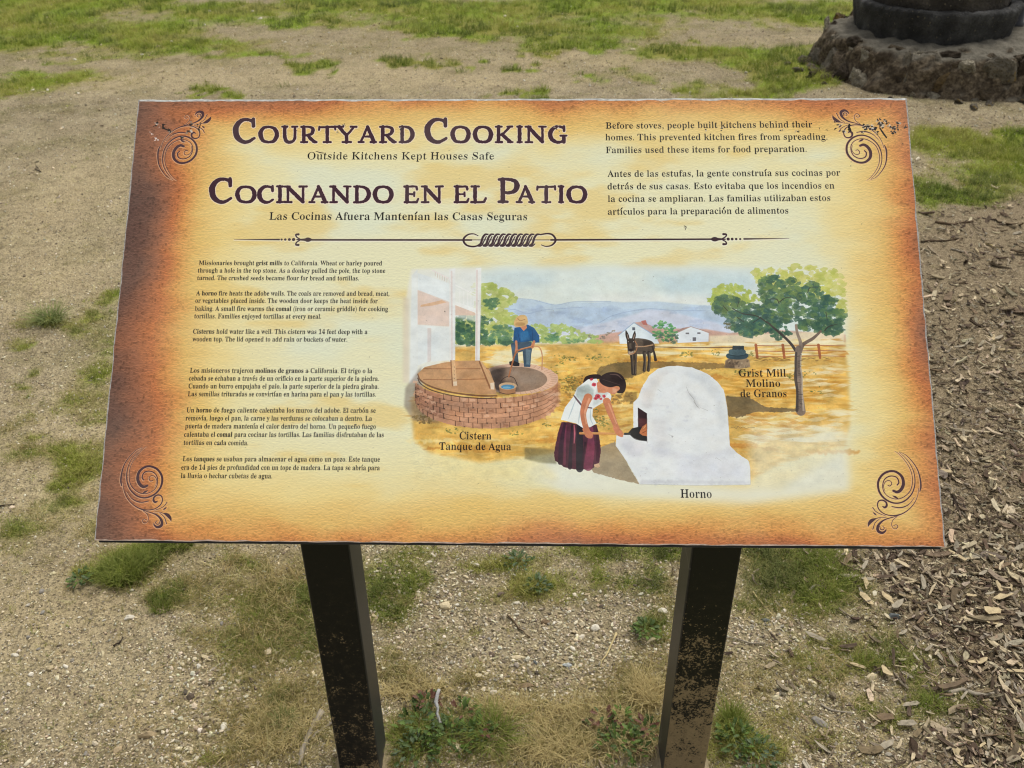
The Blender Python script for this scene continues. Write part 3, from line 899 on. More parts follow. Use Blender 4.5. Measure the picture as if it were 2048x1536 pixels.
    wash(Pa(*ellipse(900, 1056, 30, 8, n=16)), (140, 190, 208), .8)
    line(Pa((845, 1095), (905, 1108), (965, 1098)), 1.4, (70, 52, 46), .9)
    # the man drawing water
    line(Pa((1100, 740), (1150, 750), (1172, 810), (1170, 915)), 2.4, (206, 150, 108), 1)
    wash(Pa((930, 720), (1000, 700), (1090, 705), (1095, 760), (1088, 800), (1080, 900), (1032, 898), (1022, 780), (985, 790), (992, 885), (950, 888), (942, 800)), (72, 94, 112), 1, curved=False, mottle=.25)
    wash(Pa((1045, 760), (1085, 770), (1075, 880), (1050, 880)), (120, 144, 156), .7, soft=1)
    wash(Pa((918, 860), (950, 850), (998, 870), (996, 893), (960, 893), (922, 885)), (44, 42, 44), 1)
    wash(Pa((960, 600), (1010, 590), (1060, 575), (1110, 600), (1150, 660), (1152, 712), (1100, 715), (1095, 700), (985, 712), (950, 710), (952, 650)), (34, 90, 140), 1, mottle=.2)
    wash(Pa((1000, 640), (1060, 620), (1080, 690), (1010, 700)), (60, 124, 168), .6, soft=2)
    line(Pa((1095, 620), (1100, 700)), 1, (22, 56, 100), .8); line(Pa((985, 640), (1000, 700)), 1, (22, 56, 100), .8)
    line(Pa((972, 705), (975, 745), (972, 785)), [5, 4.4, 6], (204, 134, 98), 1)
    line(Pa((1110, 705), (1095, 745)), [5, 7], (204, 134, 98), 1)
    line(Pa((1100, 742), (1000, 768), (965, 800), (935, 900), (915, 975)), [3, 3, 3.4, 3, 2.6], (178, 114, 76), 1)
    line(Pa((1096, 738), (1002, 763)), 1, (222, 166, 120), .9)
    wash(Pa((1000, 590), (1050, 575), (1056, 600), (1030, 625)), (206, 138, 104), 1)
    wash(Pa((955, 560), (975, 520), (1010, 502), (1048, 508), (1062, 545), (1056, 575), (1010, 592), (965, 592)), (218, 180, 122), 1, curved=True)
    wash(Pa(*ellipse(1003, 572, 40, 16, n=16)), (188, 144, 92), .7, soft=1)
    line(Pa((985, 530), (1005, 545), (1040, 535)), 1.4, (158, 114, 74), .8)
    # donkey
    dk, dm, dl = (64, 56, 50), (98, 86, 74), (148, 132, 112)
    wash(Pb((262, 690), (330, 682), (400, 702), (425, 740), (405, 790), (330, 800), (280, 790)), dm, 1, curved=True, mottle=.25)
    wash(Pb((330, 690), (400, 705), (420, 745), (340, 740)), dk, .8, soft=2)
    for q, w in ((((250, 800), (252, 870), (256, 950)), (9, 6, 6.5)), (((276, 800), (276, 870), (272, 950)), (7, 5, 5.5)), (((345, 790), (348, 850), (342, 925)), (8, 5.5, 6)), (((378, 790), (382, 850), (375, 925)), (7.5, 5.5, 6))):
        line(Pb(*q), w, dk, 1); line(Pb(*[(x + 5, y) for x, y in q]), [1.6, 1.2, 1.2], dl, .7)
    line(Pb((405, 740), (420, 790), (430, 845)), [3, 4, 6], dk, 1)
    wash(Pb((212, 690), (240, 680), (272, 690), (272, 740), (262, 800), (222, 800), (215, 750)), dk, 1, curved=True)
    wash(Pb((225, 720), (245, 715), (248, 770), (230, 775)), dm, .8, soft=1)
    wash(Pb((222, 775), (262, 775), (262, 800), (240, 808), (222, 798)), (188, 168, 146), .9)
    wash(Pb(*ellipse(242, 770, 16, 12, n=12)), (46, 40, 40), 1)
    line(Pb((222, 692), (212, 655), (203, 620)), [6, 6.4, 1.5], dk, 1); line(Pb((260, 690), (268, 655), (272, 625)), [6, 6, 1.5], dk, 1)
    line(Pb((221, 685), (213, 650)), [2, 1.4], (196, 168, 150), .8); line(Pb((262, 682), (268, 652)), [2, 1.4], (196, 168, 150), .8)
    wash(Pb(*ellipse(221, 706, 4, 3, n=8)), (226, 214, 196), .9); wash(Pb(*ellipse(262, 706, 4, 3, n=8)), (226, 214, 196), .9)
    line(Pb((272, 700), (290, 740), (270, 790), (230, 802)), 1.6, (186, 128, 86), .95)
    line(Pb((280, 742), (340, 742), (410, 730)), 2.4, (186, 150, 116), .95)
    line(Pb((425, 745), (700, 750), (1040, 748)), [1.6, 1.8, 2.2], (120, 92, 70), .95)
    # rail fence
    fc = (176, 108, 70)
    for y, e in ((735, 0), (775, 2), (815, 4)):
        line(Pb((1195, y), (1420, y + 2 + e), (1680, y - 2), (1890, y + 2)), [2, 1.8, 2, 1], fc, .85)
    for x in (1205, 1412, 1686):
        line(Pb((x - 4, 730), (x + 8, 828)), [5.5, 5], (164, 92, 58), .9)
    strokes(Pb((1180, 825), (1750, 825), (1750, 850), (1180, 850)), [(110, 80, 50), (128, 96, 56)], 40, 14, 1.6, 44, a=.6)
    # grist mill
    wash(Pb((960, 905), (968, 850), (1000, 820), (1110, 820), (1150, 845), (1160, 900), (1080, 912)), (176, 150, 118), 1, mottle=.3)
    wash(Pb((960, 905), (968, 850), (1020, 830), (1040, 910)), (92, 78, 64), .75, soft=2)
    for _ in range(24):
        x, y = R_.uniform(970, 1150), R_.uniform(850, 900)
        wash(Pb(*ellipse(x, y, R_.uniform(5, 13), R_.uniform(5, 12), n=8)), R_.choice([(204, 182, 146), (122, 100, 80), (86, 72, 60)]), .5, rough=.4, seed=_)
    wash(Pb((982, 830), (990, 795), (1130, 795), (1132, 830), (1060, 842)), (62, 82, 90), 1, curved=True, mottle=.2)
    wash(Pb((1000, 800), (1004, 765), (1110, 765), (1118, 800), (1060, 812)), (78, 100, 106), 1, curved=True, mottle=.2)
    wash(Pb((1020, 765), (1022, 735), (1112, 738), (1108, 766)), (54, 66, 70), 1, rough=.5)
    line(Pb((990, 805), (1060, 815), (1125, 805)), 1.3, (36, 48, 54), .8)
    # the tree at the right
    foliage(Pb((1170, 160), (1500, 130), (1760, 140), (1880, 220), (1880, 340), (1700, 380), (1500, 330), (1250, 300), (1190, 220)), [(204, 204, 112), (190, 196, 96), (212, 210, 130)], 230, 9, 51, .75)
    foliage(Pb((830, 380), (880, 300), (960, 260), (1080, 260), (1180, 330), (1250, 380), (1100, 420), (900, 440)), [(186, 198, 96), (168, 186, 84)], 130, 7, 52, .8)
    foliage(Pb((1820, 400), (1890, 380), (1890, 520), (1830, 500)), [(192, 196, 104)], 30, 7, 53, .7)
    g1 = [(88, 122, 82), (72, 106, 80), (104, 132, 80), (62, 96, 84)]
    foliage(Pb((870, 470), (880, 370), (960, 340), (1060, 370), (1130, 420), (1240, 420), (1230, 240), (1300, 205), (1480, 215), (1560, 280), (1650, 240), (1700, 260), (1700, 330), (1800, 380), (1880, 470),
               (1880, 620), (1800, 665), (1700, 620), (1560, 610), (1480, 560), (1400, 560), (1330, 620), (1130, 665), (1000, 600), (980, 520)), g1, 720, 9, 54, .72)
    foliage(Pb((1000, 480), (1300, 460), (1450, 560), (1330, 620), (1120, 660), (1010, 600)), [(60, 98, 88), (72, 112, 92), (50, 84, 78)], 130, 7, 55, .6)
    foliage(Pb((1320, 610), (1420, 580), (1470, 640), (1390, 700), (1320, 680)), [(66, 100, 82), (80, 116, 88)], 46, 5.5, 56, .8)
    foliage(Pb((960, 560), (1020, 560), (1000, 620), (960, 600)), [(110, 110, 84)], 18, 4, 57, .7)
    foliage(Pb((1560, 560), (1860, 520), (1850, 650), (1700, 630)), [(56, 90, 76), (70, 104, 80)], 90, 6.5, 58, .55)
    foliage(Pb((1300, 260), (1480, 240), (1600, 380), (1350, 420)), [(126, 148, 84), (110, 138, 84)], 50, 7, 59, .45)
    br = (58, 54, 50)
    for q, w in ((((1020, 450), (1100, 490), (1210, 510), (1290, 560)), (1.5, 2.2, 3)), (((1380, 410), (1360, 380), (1300, 380)), (2, 2, .8)), (((1385, 400), (1430, 370), (1490, 365)), (2, 1.6, .8)),
                 (((1600, 330), (1620, 290), (1680, 290)), (1.4, 1.4, .6)), (((1730, 620), (1760, 590), (1830, 570)), (2.4, 2, .8)), (((950, 430), (985, 470)), (1.4, 1.4)), (((1060, 520), (1110, 555)), (1.8, 1)),
                 (((1180, 560), (1240, 520)), (1.2, 2)), (((1740, 480), (1750, 540)), (1.6, 1)), (((1070, 400), (1060, 440)), (1.3, 1))):
        line(Pb(*q), w, br, .85)
    tk = (112, 96, 84)
    line(Pb((1290, 555), (1340, 600), (1410, 660), (1470, 720), (1515, 785)), [2.6, 4, 5, 5.5, 6], (72, 66, 62), 1)
    line(Pb((1700, 625), (1640, 680), (1570, 722), (1540, 770)), [4, 6, 7, 9], tk, 1)
    line(Pb((1510, 580), (1520, 640), (1545, 715), (1540, 780)), [5, 5.5, 7, 9], (150, 132, 116), 1)
    line(Pb((1530, 760), (1520, 860), (1530, 960), (1535, 1080), (1545, 1235)), [13, 12, 14, 12.5, 19], (132, 116, 102), 1, mottle=.25)
    line(Pb((1512, 790), (1506, 900), (1506, 990), (1518, 1090), (1516, 1230)), [4, 4, 6, 4.5, 6], (74, 66, 62), .9)
    line(Pb((1550, 800), (1545, 900), (1556, 980), (1556, 1080), (1566, 1230)), [2.5, 2.5, 3, 3, 4], (196, 180, 160), .75)
    for y in range(800, 1220, 18):
        line(Pb((1512 + R_.uniform(0, 30), y), (1530 + R_.uniform(0, 30), y + R_.uniform(-6, 8))), R_.uniform(.6, 1.6), (64, 56, 54), .55)
    # oven shadow on the ground
    wash(Pc((600, 800), (740, 750), (860, 960), (940, 1095), (780, 1060), (560, 1000), (540, 960)), (166, 148, 118), .92, rough=.5, mottle=.12)
    wash(Pc((0, 800), (120, 800), (260, 820), (260, 930), (120, 920), (0, 890)), (128, 120, 84), .6, soft=3, mottle=.2)
    # woman
    hair = (50, 38, 38)
    wash(Pc((480, 270), (500, 220), (560, 200), (620, 205), (620, 235), (560, 240), (510, 268)), hair, 1, curved=True)
    wash(Pc((300, 590), (360, 590), (480, 620), (590, 612), (610, 700), (625, 820), (610, 920), (560, 965), (440, 980), (330, 960), (250, 905), (240, 840), (270, 690)), (84, 44, 58), 1, rough=.3, mottle=.15)
    for q, w, c in ((((330, 600), (300, 760), (290, 920)), (5, 8, 9), (58, 36, 50)), (((450, 625), (450, 780), (450, 970)), (12, 14, 14), (34, 32, 42)), (((390, 610), (380, 760), (370, 960)), (4, 6, 8), (48, 34, 46)),
                    (((545, 640), (540, 800), (520, 950)), (8, 16, 18), (132, 60, 84)), (((590, 640), (600, 800), (595, 900)), (3, 6, 6), (66, 34, 48)), (((340, 620), (330, 760), (325, 930)), (2, 4, 5), (122, 58, 78)),
                    (((405, 615), (410, 680), (405, 760)), (2, 3, 2), (206, 110, 124)), (((495, 760), (480, 860), (470, 960)), (4, 4, 3), (52, 30, 44))):
        line(Pc(*q), w, c, .85)
    wash(Pc((568, 935), (605, 925), (618, 950), (600, 962), (570, 952)), (214, 178, 140), 1)
    # blouse
    wash(Pc((520, 240), (590, 235), (640, 330), (690, 330), (712, 380), (700, 430), (650, 425), (560, 480), (555, 540), (590, 600), (540, 630), (480, 640), (420, 600), (296, 570), (330, 470), (400, 380), (430, 310)), (236, 240, 236), 1, mottle=.03)
    wash(Pc((430, 310), (520, 280), (570, 330), (560, 400), (470, 430), (420, 380)), (166, 180, 178), .8, soft=3, mottle=.2)
    wash(Pc((600, 300), (690, 340), (640, 420), (560, 460), (570, 380)), (176, 186, 184), .55, soft=3)
    for q in (((420, 400), (390, 480), (360, 560)), ((470, 450), (450, 530), (440, 600)), ((540, 480), (540, 560), (560, 610))):
        line(Pc(*q), [1, 2.4, 1], (186, 202, 206), .8)
    line(Pc((405, 375), (440, 420), (480, 460), (550, 475)), [2.6, 3.6, 3, 2.4], (98, 76, 88), .95)
    for x, y, r in ((568, 285, 20), (550, 240, 14), (600, 380, 24), (650, 378, 15), (580, 398, 14), (625, 400, 12)):
        wash(Pc(*ellipse(x, y, r, r * .85, n=10)), (196, 54, 70), .85, rough=.4, seed=x)
        wash(Pc(*ellipse(x + 2, y, r * .4, r * .4, n=6)), (120, 30, 46), .7)
    # neck, face, hair
    wash(Pc((590, 270), (640, 240), (690, 300), (700, 340), (650, 352), (600, 348)), (206, 134, 100), 1)
    wash(Pc((660, 290), (770, 300), (782, 318), (760, 345), (728, 362), (690, 350), (665, 330)), (212, 140, 104), 1, curved=True)
    wash(Pc((720, 310), (766, 322), (745, 350), (720, 350)), (232, 178, 142), .8, soft=1)
    wash(Pc((612, 245), (640, 205), (700, 182), (770, 190), (815, 230), (832, 290), (815, 345), (780, 355), (755, 345), (780, 320), (765, 295), (700, 305), (640, 285)), hair, 1, curved=True)
    line(Pc((700, 200), (760, 205), (800, 240)), [1, 2.4, 1], (112, 90, 84), .8)
    line(Pc((640, 240), (700, 260), (780, 285)), [1, 1.6, 1], (90, 72, 68), .6)
    # arms
    line(Pc((520, 390), (495, 450), (480, 520), (492, 600), (520, 680)), [17, 15, 12, 11, 11], (206, 130, 94), 1)
    line(Pc((530, 400), (508, 460), (494, 520), (505, 600)), [4, 4, 3, 3], (232, 172, 134), .8)
    line(Pc((672, 420), (700, 500), (735, 590), (765, 665)), [15, 14, 11, 11], (206, 130, 94), 1)
    line(Pc((690, 440), (722, 520), (752, 600)), [3, 3, 2.5], (230, 168, 130), .8)
    line(Pc((490, 650), (520, 690), (540, 705)), [8, 13, 9], (206, 128, 92), 1)
    # peel with bread, the oven
    oven = Pc((890, 430), (930, 390), (960, 310), (1020, 210), (1090, 155), (1180, 132), (1260, 130), (1380, 145), (1500, 195), (1580, 260), (1630, 325), (1645, 390), (1660, 480), (1670, 620),
              (1680, 780), (1740, 840), (1835, 905), (1845, 960), (1848, 1095), (1400, 1102), (940, 1092), (900, 1020), (830, 900), (745, 780), (750, 700), (890, 680))
    wash([(x + .5, y + 1) for x, y in oven], (196, 196, 190), 1)
    wash(oven, (233, 236, 234), 1, rough=.25, mottle=.025)
    wash(Pc((1050, 560), (1160, 560), (1180, 760), (1160, 860), (1080, 860), (1040, 700)), (206, 204, 204), .5, soft=16)
    wash(Pc((960, 330), (1020, 300), (1030, 480), (960, 460)), (214, 206, 200), .55, soft=9)
    wash(Pc((1330, 320), (1400, 380), (1440, 480), (1400, 460), (1340, 380)), (196, 198, 200), .5, soft=4)
    wash(Pc((760, 720), (1000, 760), (960, 860), (860, 880)), (216, 214, 220), .55, soft=9)
    wash(Pc((1250, 900), (1700, 880), (1820, 940), (1820, 1060), (1250, 1060)), (222, 224, 232), .5, soft=16)
    for q, c_, s_, a_ in ((((1250, 160), (1500, 200), (1620, 340), (1660, 620), (1600, 640), (1560, 400), (1400, 240)), (206, 212, 216), 9, .5),
                          (((1010, 240), (1100, 180), (1180, 170), (1090, 300), (1040, 460), (1010, 480)), (216, 210, 202), 8, .5),
                          (((1010, 760), (1120, 800), (1400, 860), (1660, 800), (1680, 780), (1740, 850), (1400, 910), (1050, 860)), (210, 212, 218), 8, .5),
                          (((950, 1060), (1840, 1070), (1846, 1096), (945, 1092)), (204, 206, 208), 3, .6)):
        wash(Pc(*q), c_, a_, soft=s_, rough=1.5)
    for q in (((1325, 300), (1345, 350), (1385, 400), (1400, 440)), ((1385, 420), (1410, 455), (1432, 480)), ((1090, 320), (1120, 342)), ((1180, 690), (1220, 705)), ((1570, 880), (1610, 905)), ((1440, 470), (1500, 495))):
        line(Pc(*q), [.4, 1.0, .5], (120, 118, 112), .6)
    for _ in range(60):
        x, y = R_.uniform(930, 1640), R_.uniform(300, 1060)
        if inside(oven, *Pc((x, y))[0]):
            wash(Pc(*ellipse(x, y, R_.uniform(4, 26), R_.uniform(3, 14), n=9)), R_.choice([(214, 214, 216), (240, 241, 239), (206, 208, 212)]), .35, soft=1, rough=.8, seed=_)
    line(Pc((1000, 520), (1004, 760)), 1.3, (196, 192, 190), .8, curved=False)
    wash(Pc((928, 470), (1002, 518), (1002, 740), (930, 640)), (56, 38, 42), 1)
    wash(Pc((930, 560), (1000, 560), (1000, 650), (940, 640)), (92, 50, 52), .8, soft=3)
    wash(Pc((845, 680), (880, 640), (930, 628), (1002, 640), (1002, 745), (940, 738), (890, 715)), (36, 36, 38), 1)
    line(Pc((862, 690), (910, 728), (1000, 744)), 1.5, (92, 92, 94), .8)
    wash(Pc((945, 660), (965, 625), (1000, 600), (1002, 705), (965, 698), (940, 680)), (190, 116, 74), 1, curved=False)
    line(Pc((975, 640), (990, 620)), 2, (222, 160, 110), .9); line(Pc((960, 680), (998, 660)), 1.4, (120, 66, 44), .9)
    line(Pc((455, 680), (640, 682), (830, 685)), [5, 4.6, 4], (206, 142, 84), 1)
    line(Pc((470, 676), (640, 678), (820, 681)), 1.3, (236, 190, 130), .8)
    line(Pc((822, 685), (860, 684)), 4.6, (52, 56, 56), 1)
    line(Pc((505, 670), (530, 685), (545, 700)), [9, 12, 7], (210, 134, 98), 1)
    line(Pc((742, 640), (775, 675), (795, 700)), [9, 13, 6], (210, 134, 98), 1)
    # the painter's scribble
    line(Pb((1000, 1366), (1030, 1358), (1050, 1370), (1062, 1352), (1080, 1366), (1100, 1356), (1125, 1368), (1150, 1360), (1190, 1362)), .6, (90, 76, 66), .7)
    # pigment settling in the paper: granulation and soft blooms over the whole painting
    x0, y0 = TX([(822, 530)])[0].astype(int); x1, y1 = TX([(1705, 985)])[0].astype(int)
    h, w = y1 - y0, x1 - x0
    gr = (inoise(h, w, 5, 5, 71, 2) - .5) * .13 + (inoise(h, w, 34, 22, 72, 3) - .5) * .26
    blo = inoise(h, w, 70, 46, 73, 4)
    fade = blur(np.pad(np.ones((h - 60, w - 60), np.float32), 30), 12)
    gr = gr + (np.abs(blo - .5) < .012) * -.05
    lum = ART[y0:y1, x0:x1].mean(axis=2)
    gr = gr * np.clip(1.22 - 1.15 * lum, .12, .8) * 1.3
    ART[y0:y1, x0:x1] *= (1 + gr * fade)[..., None]
    fade = fade * np.clip(1.5 - 1.4 * lum, .2, 1)
    tint_ = ((inoise(h, w, 50, 36, 74, 3) - .5) * .09 * fade)[..., None] * np.array([1, .2, -1], np.float32)
    ART[y0:y1, x0:x1] *= 1 + tint_
    for _ in range(150):
        x, y = R_.uniform(840, 1690), R_.uniform(540, 990)
        dx, dy = R_.uniform(-2.4, 2.4), R_.uniform(-1.2, 1.2)
        line([(x, y), (x + dx, y + dy)], R_.uniform(.3, .7), (96, 88, 84), R_.uniform(.2, .5), curved=False)


def wear():
    r = random.Random(12)
    # rim: the film has pulled back and shows the grey board
    e = inoise(TH, TW, 46, 46, 61, 3)
    yy = np.arange(TH)[:, None].astype(np.float32); xx = np.arange(TW)[None, :].astype(np.float32)
    top = np.clip((8 + (e - .5) * 7) - yy, 0, 1)
    lef = np.clip((4.5 + (e - .5) * 6) - xx, 0, 1) + np.clip((5 + (e - .5) * 6) - (TW - 1 - xx), 0, 1)
    bot = np.clip((4 + (e - .5) * 7) - (TH - 1 - yy), 0, 1)
    g = 0.6 + 0.35 * inoise(TH, TW, 14, 5, 62, 2)
    for m, c in ((top, (214, 214, 208)), (lef, (176, 170, 164)), (bot, (196, 172, 156))):
        m = np.clip(m, 0, 1)[..., None]
        ART[:] = ART * (1 - m) + m * (np.array(c, np.float32) / 255) * (g[..., None] + .15)
    sc_dark = [(40, 36, 34), (28, 26, 26), (66, 56, 50)]

    def gouge(x, y, s, light=True, n=5):
        if light:  # pale flecks painted as highlights next to the dark gouge
            for _ in range(n):
                a, b = x + r.gauss(0, s * .7), y + r.gauss(0, s * .45)
                wash(ellipse(a, b, s * r.uniform(.25, .7), s * r.uniform(.2, .5), n=8), r.choice([(196, 184, 164), (216, 208, 196), (150, 136, 118)]), .75, rough=s * .09, seed=r.randint(0, 999))
        for _ in range(n):
            a, b = x + r.gauss(0, s * .5), y + r.gauss(0, s * .4)
            wash(ellipse(a, b, s * r.uniform(.2, .6), s * r.uniform(.15, .45), n=7), r.choice(sc_dark), .95, rough=s * .07, seed=r.randint(0, 999))
    c7 = lambda x, y: (1660 + x / 7.68, 190 + y / 7.68)
    for x, y, s, l in [(105, 425, 3, 0), (150, 475, 3.4, 1), (100, 530, 3.2, 0), (228, 575, 4, 1), (320, 515, 4, 0), (316, 545, 4, 0), (545, 500, 4, 1), (580, 530, 5, 1), (640, 515, 6, 1), (700, 520, 6, 1), (735, 590, 3.4, 1),
                       (780, 395, 4, 0), (770, 450, 6, 1), (810, 480, 6, 1), (870, 410, 4, 1), (890, 450, 3.5, 0), (950, 500, 4, 1), (1000, 530, 6, 1), (1010, 585, 6, 0), (1060, 450, 5, 1), (1050, 540, 4, 0), (1150, 440, 2, 0), (1170, 520, 4, 0),
                       (1135, 760, 1.6, 0), (515, 590, 2.6, 1)]:
        gouge(*c7(x, y), s, bool(l))
    line([c7(785, 520), c7(830, 590), c7(885, 665)], [2.6, 3.4, 3], (34, 30, 30), .95)
    line([c7(318, 470), c7(310, 510), c7(335, 560)], [4, 4.5, 3.5], (26, 24, 24), .95)
    c8 = lambda x, y: (260 + x / 7.678, 190 + y / 7.678)
    for x, y, s, l in [(405, 455, 4.4, 1), (360, 500, 1.6, 0), (340, 610, 3.6, 2), (390, 690, 5, 2), (520, 470, 3.4, 0), (510, 520, 3, 0), (600, 560, 4, 1), (930, 460, 4.5, 1), (905, 560, 5, 1), (1060, 540, 3, 1), (1030, 465, 2, 0), (790, 665, 5, 1), (445, 510, 1.6, 2)]:
        if l == 2:
            for _ in range(9):
                wash(ellipse(c8(x, y)[0] + r.gauss(0, s * .5), c8(x, y)[1] + r.gauss(0, s * .5), s * r.uniform(.1, .5), s * r.uniform(.1, .3), n=7), (240, 232, 226), .85, rough=.25, seed=_)
        else:
            gouge(*c8(x, y), s, bool(l))
    line([c8(500, 470), c8(505, 520), c8(560, 545), c8(620, 575)], [3.4, 3, 2.4, 1.6], (34, 28, 28), .95)
    line([c8(1085, 430), c8(1065, 500), c8(1045, 540)], [1, 2, 2.4], (30, 26, 26), .9)
    for x, y, s in [(689, 252, 3), (676, 266, 2.6), (805, 259, 3.4), (1113, 258, 3.6), (1121, 265, 2.4), (1446, 259, 3.6), (1415, 262, 2.6), (1565, 262, 3), (1599, 265, 3.4), (1600, 262, 2), (1642, 258, 2), (1656, 262, 2),
                    (593, 262, 2), (437, 888, 2.4), (1372, 457, 2), (1704, 325, 1.6), (1704, 333, 1.6), (1725, 449, 1.2), (890, 624, 2), (618, 744, 1.4), (1345, 873, 1.6)]:
        gouge(x, y, s, s > 2.2, 3)
    line([(632, 304), (642, 307), (652, 308)], [1, 2, .6], (50, 42, 40), .9)
    line([(1370, 453), (1374, 455), (1372, 461)], [1.6, 1.4, 1], (40, 36, 36), .9)
    for _ in range(420):
        x, y = r.uniform(285, 1860), r.uniform(210, 1075)
        L = r.uniform(.6, 3.2); t = r.uniform(0, 3.14)
        line([(x, y), (x + L * math.cos(t), y + L * math.sin(t) * .6)], r.uniform(.3, .9), (90, 76, 62), r.uniform(.15, .55), curved=False)
    for x in (955, 1040, 1010, 1160, 1320, 1272):
        line([(x, 199 + r.uniform(0, 3)), (x + r.uniform(-3, 12), 203 + r.uniform(-1, 5))], [.8, 1.4, .6], (234, 226, 214), .9, curved=False)


def make_print():
    draw_background()
    painting()
    divider()
    flourish()
    headings()
    all_text()
    wear()
    im = bpy.data.images.new('sign_print', TW, TH, alpha=False, float_buffer=False)
    px = np.ones((TH, TW, 4), np.float32)
    px[..., :3] = np.clip(ART, 0, 1)[::-1]
    im.pixels.foreach_set(px.ravel())
    im.update()
    im.pack()
    return im

# ------------------------------------------------------------------ scene helpers


def mat(name, rough=0.8, spec=0.3):
    m = bpy.data.materials.new(name)
    m.use_nodes = True
    b = m.node_tree.nodes['Principled BSDF']
    b.inputs['Roughness'].default_value = rough
    b.inputs['Specular IOR Level'].default_value = spec
    return m, m.node_tree, b


def N(nt, t, **kw):
    n = nt.nodes.new(t)
    for k, v in kw.items():
        if k in n.inputs.keys():
            n.inputs[k].default_value = v
        else:
            setattr(n, k, v)
    return n


def ramp(nt, fac, stops, interp='LINEAR'):
    r = nt.nodes.new('ShaderNodeValToRGB')
    r.color_ramp.interpolation = interp
    el = r.color_ramp.elements
    while len(el) < len(stops):
        el.new(0.5)
    for e, (p, c) in zip(el, stops):
        e.position = p
        e.color = (*c, 1) if len(c) == 3 else c
    nt.links.new(fac, r.inputs[0])
    return r.outputs[0]


def mixc(nt, f, a, b, mode='MIX'):
    m = nt.nodes.new('ShaderNodeMix')
    m.data_type = 'RGBA'
    m.blend_type = mode
    for s, v in ((m.inputs[0], f), (m.inputs[6], a), (m.inputs[7], b)):
        if isinstance(v, (int, float)):
            s.default_value = v
        elif isinstance(v, tuple):
            s.default_value = (*v, 1)
        else:
            nt.links.new(v, s)
    return m.outputs[2]


def mth(nt, op, a, b=0.0, clamp=False):
    m = nt.nodes.new('ShaderNodeMath')
    m.operation = op
    m.use_clamp = clamp
    for s, v in ((m.inputs[0], a), (m.inputs[1], b)):
        if isinstance(v, (int, float)):
            s.default_value = v
        else:
            nt.links.new(v, s)
    return m.outputs[0]


def noise_n(nt, vec, scale, detail=4, rough=0.55):
    n = nt.nodes.new('ShaderNodeTexNoise')
    n.inputs['Scale'].default_value = scale
    n.inputs['Detail'].default_value = detail
    n.inputs['Roughness'].default_value = rough
    nt.links.new(vec, n.inputs['Vector'])
    return n.outputs['Fac']


def bump_n(nt, h, bsdf, strength, dist):
    b = nt.nodes.new('ShaderNodeBump')
    b.inputs['Strength'].default_value = strength
    b.inputs['Distance'].default_value = dist
    nt.links.new(h, b.inputs['Height'])
    nt.links.new(b.outputs[0], bsdf.inputs['Normal'])
    return b


def mesh(name, V, F, mats=(), smooth_=False, attrs=None):
    me = bpy.data.meshes.new(name)
    me.from_pydata([tuple(v) for v in V], [], [tuple(f) for f in F])
    for m in mats:
        me.materials.append(m)
    if smooth_:
        me.polygons.foreach_set('use_smooth', [True] * len(me.polygons))
    me.update()
    return me


def link(name, data, parent=None, loc=(0, 0, 0), rot=(0, 0, 0), scale=(1, 1, 1), **props):
    o = bpy.data.objects.new(name, data)
    COL.objects.link(o)
    o.location = loc
    o.rotation_euler = rot
    o.scale = scale
    if parent:
        o.parent = parent
    for k, v in props.items():
        o[k] = v
    return o


def copy_obj(o, parent=None, label=None):
    c = o.copy()
    COL.objects.link(c)
    if parent:
        c.parent = parent
    if label:
        c['label'] = label
    for ch in o.children:
        d = ch.copy()
        COL.objects.link(d)
        d.parent = c
    return c


def grid_mesh(name, X, Y, Z, mats, attr=None, smooth_=True):
    ny, nx = X.shape
    me = bpy.data.meshes.new(name)
    nv = nx * ny
    me.vertices.add(nv)
    me.vertices.foreach_set('co', np.stack([X, Y, Z], -1).astype(np.float32).ravel())
    i = np.arange(nv).reshape(ny, nx)
    q = np.stack([i[:-1, :-1], i[:-1, 1:], i[1:, 1:], i[1:, :-1]], -1).reshape(-1, 4)
    me.loops.add(len(q) * 4)
    me.loops.foreach_set('vertex_index', q.ravel().astype(np.int32))
    me.polygons.add(len(q))
    me.polygons.foreach_set('loop_start', (np.arange(len(q)) * 4).astype(np.int32))
    me.polygons.foreach_set('loop_total', np.full(len(q), 4, np.int32))
    if smooth_:
        me.polygons.foreach_set('use_smooth', np.ones(len(q), bool))
    for m in mats:
        me.materials.append(m)
    if attr is not None:
        a = me.attributes.new('cover', 'FLOAT_COLOR', 'POINT')
        a.data.foreach_set('color', attr.astype(np.float32).ravel())
    me.update()
    me.validate()
    return me

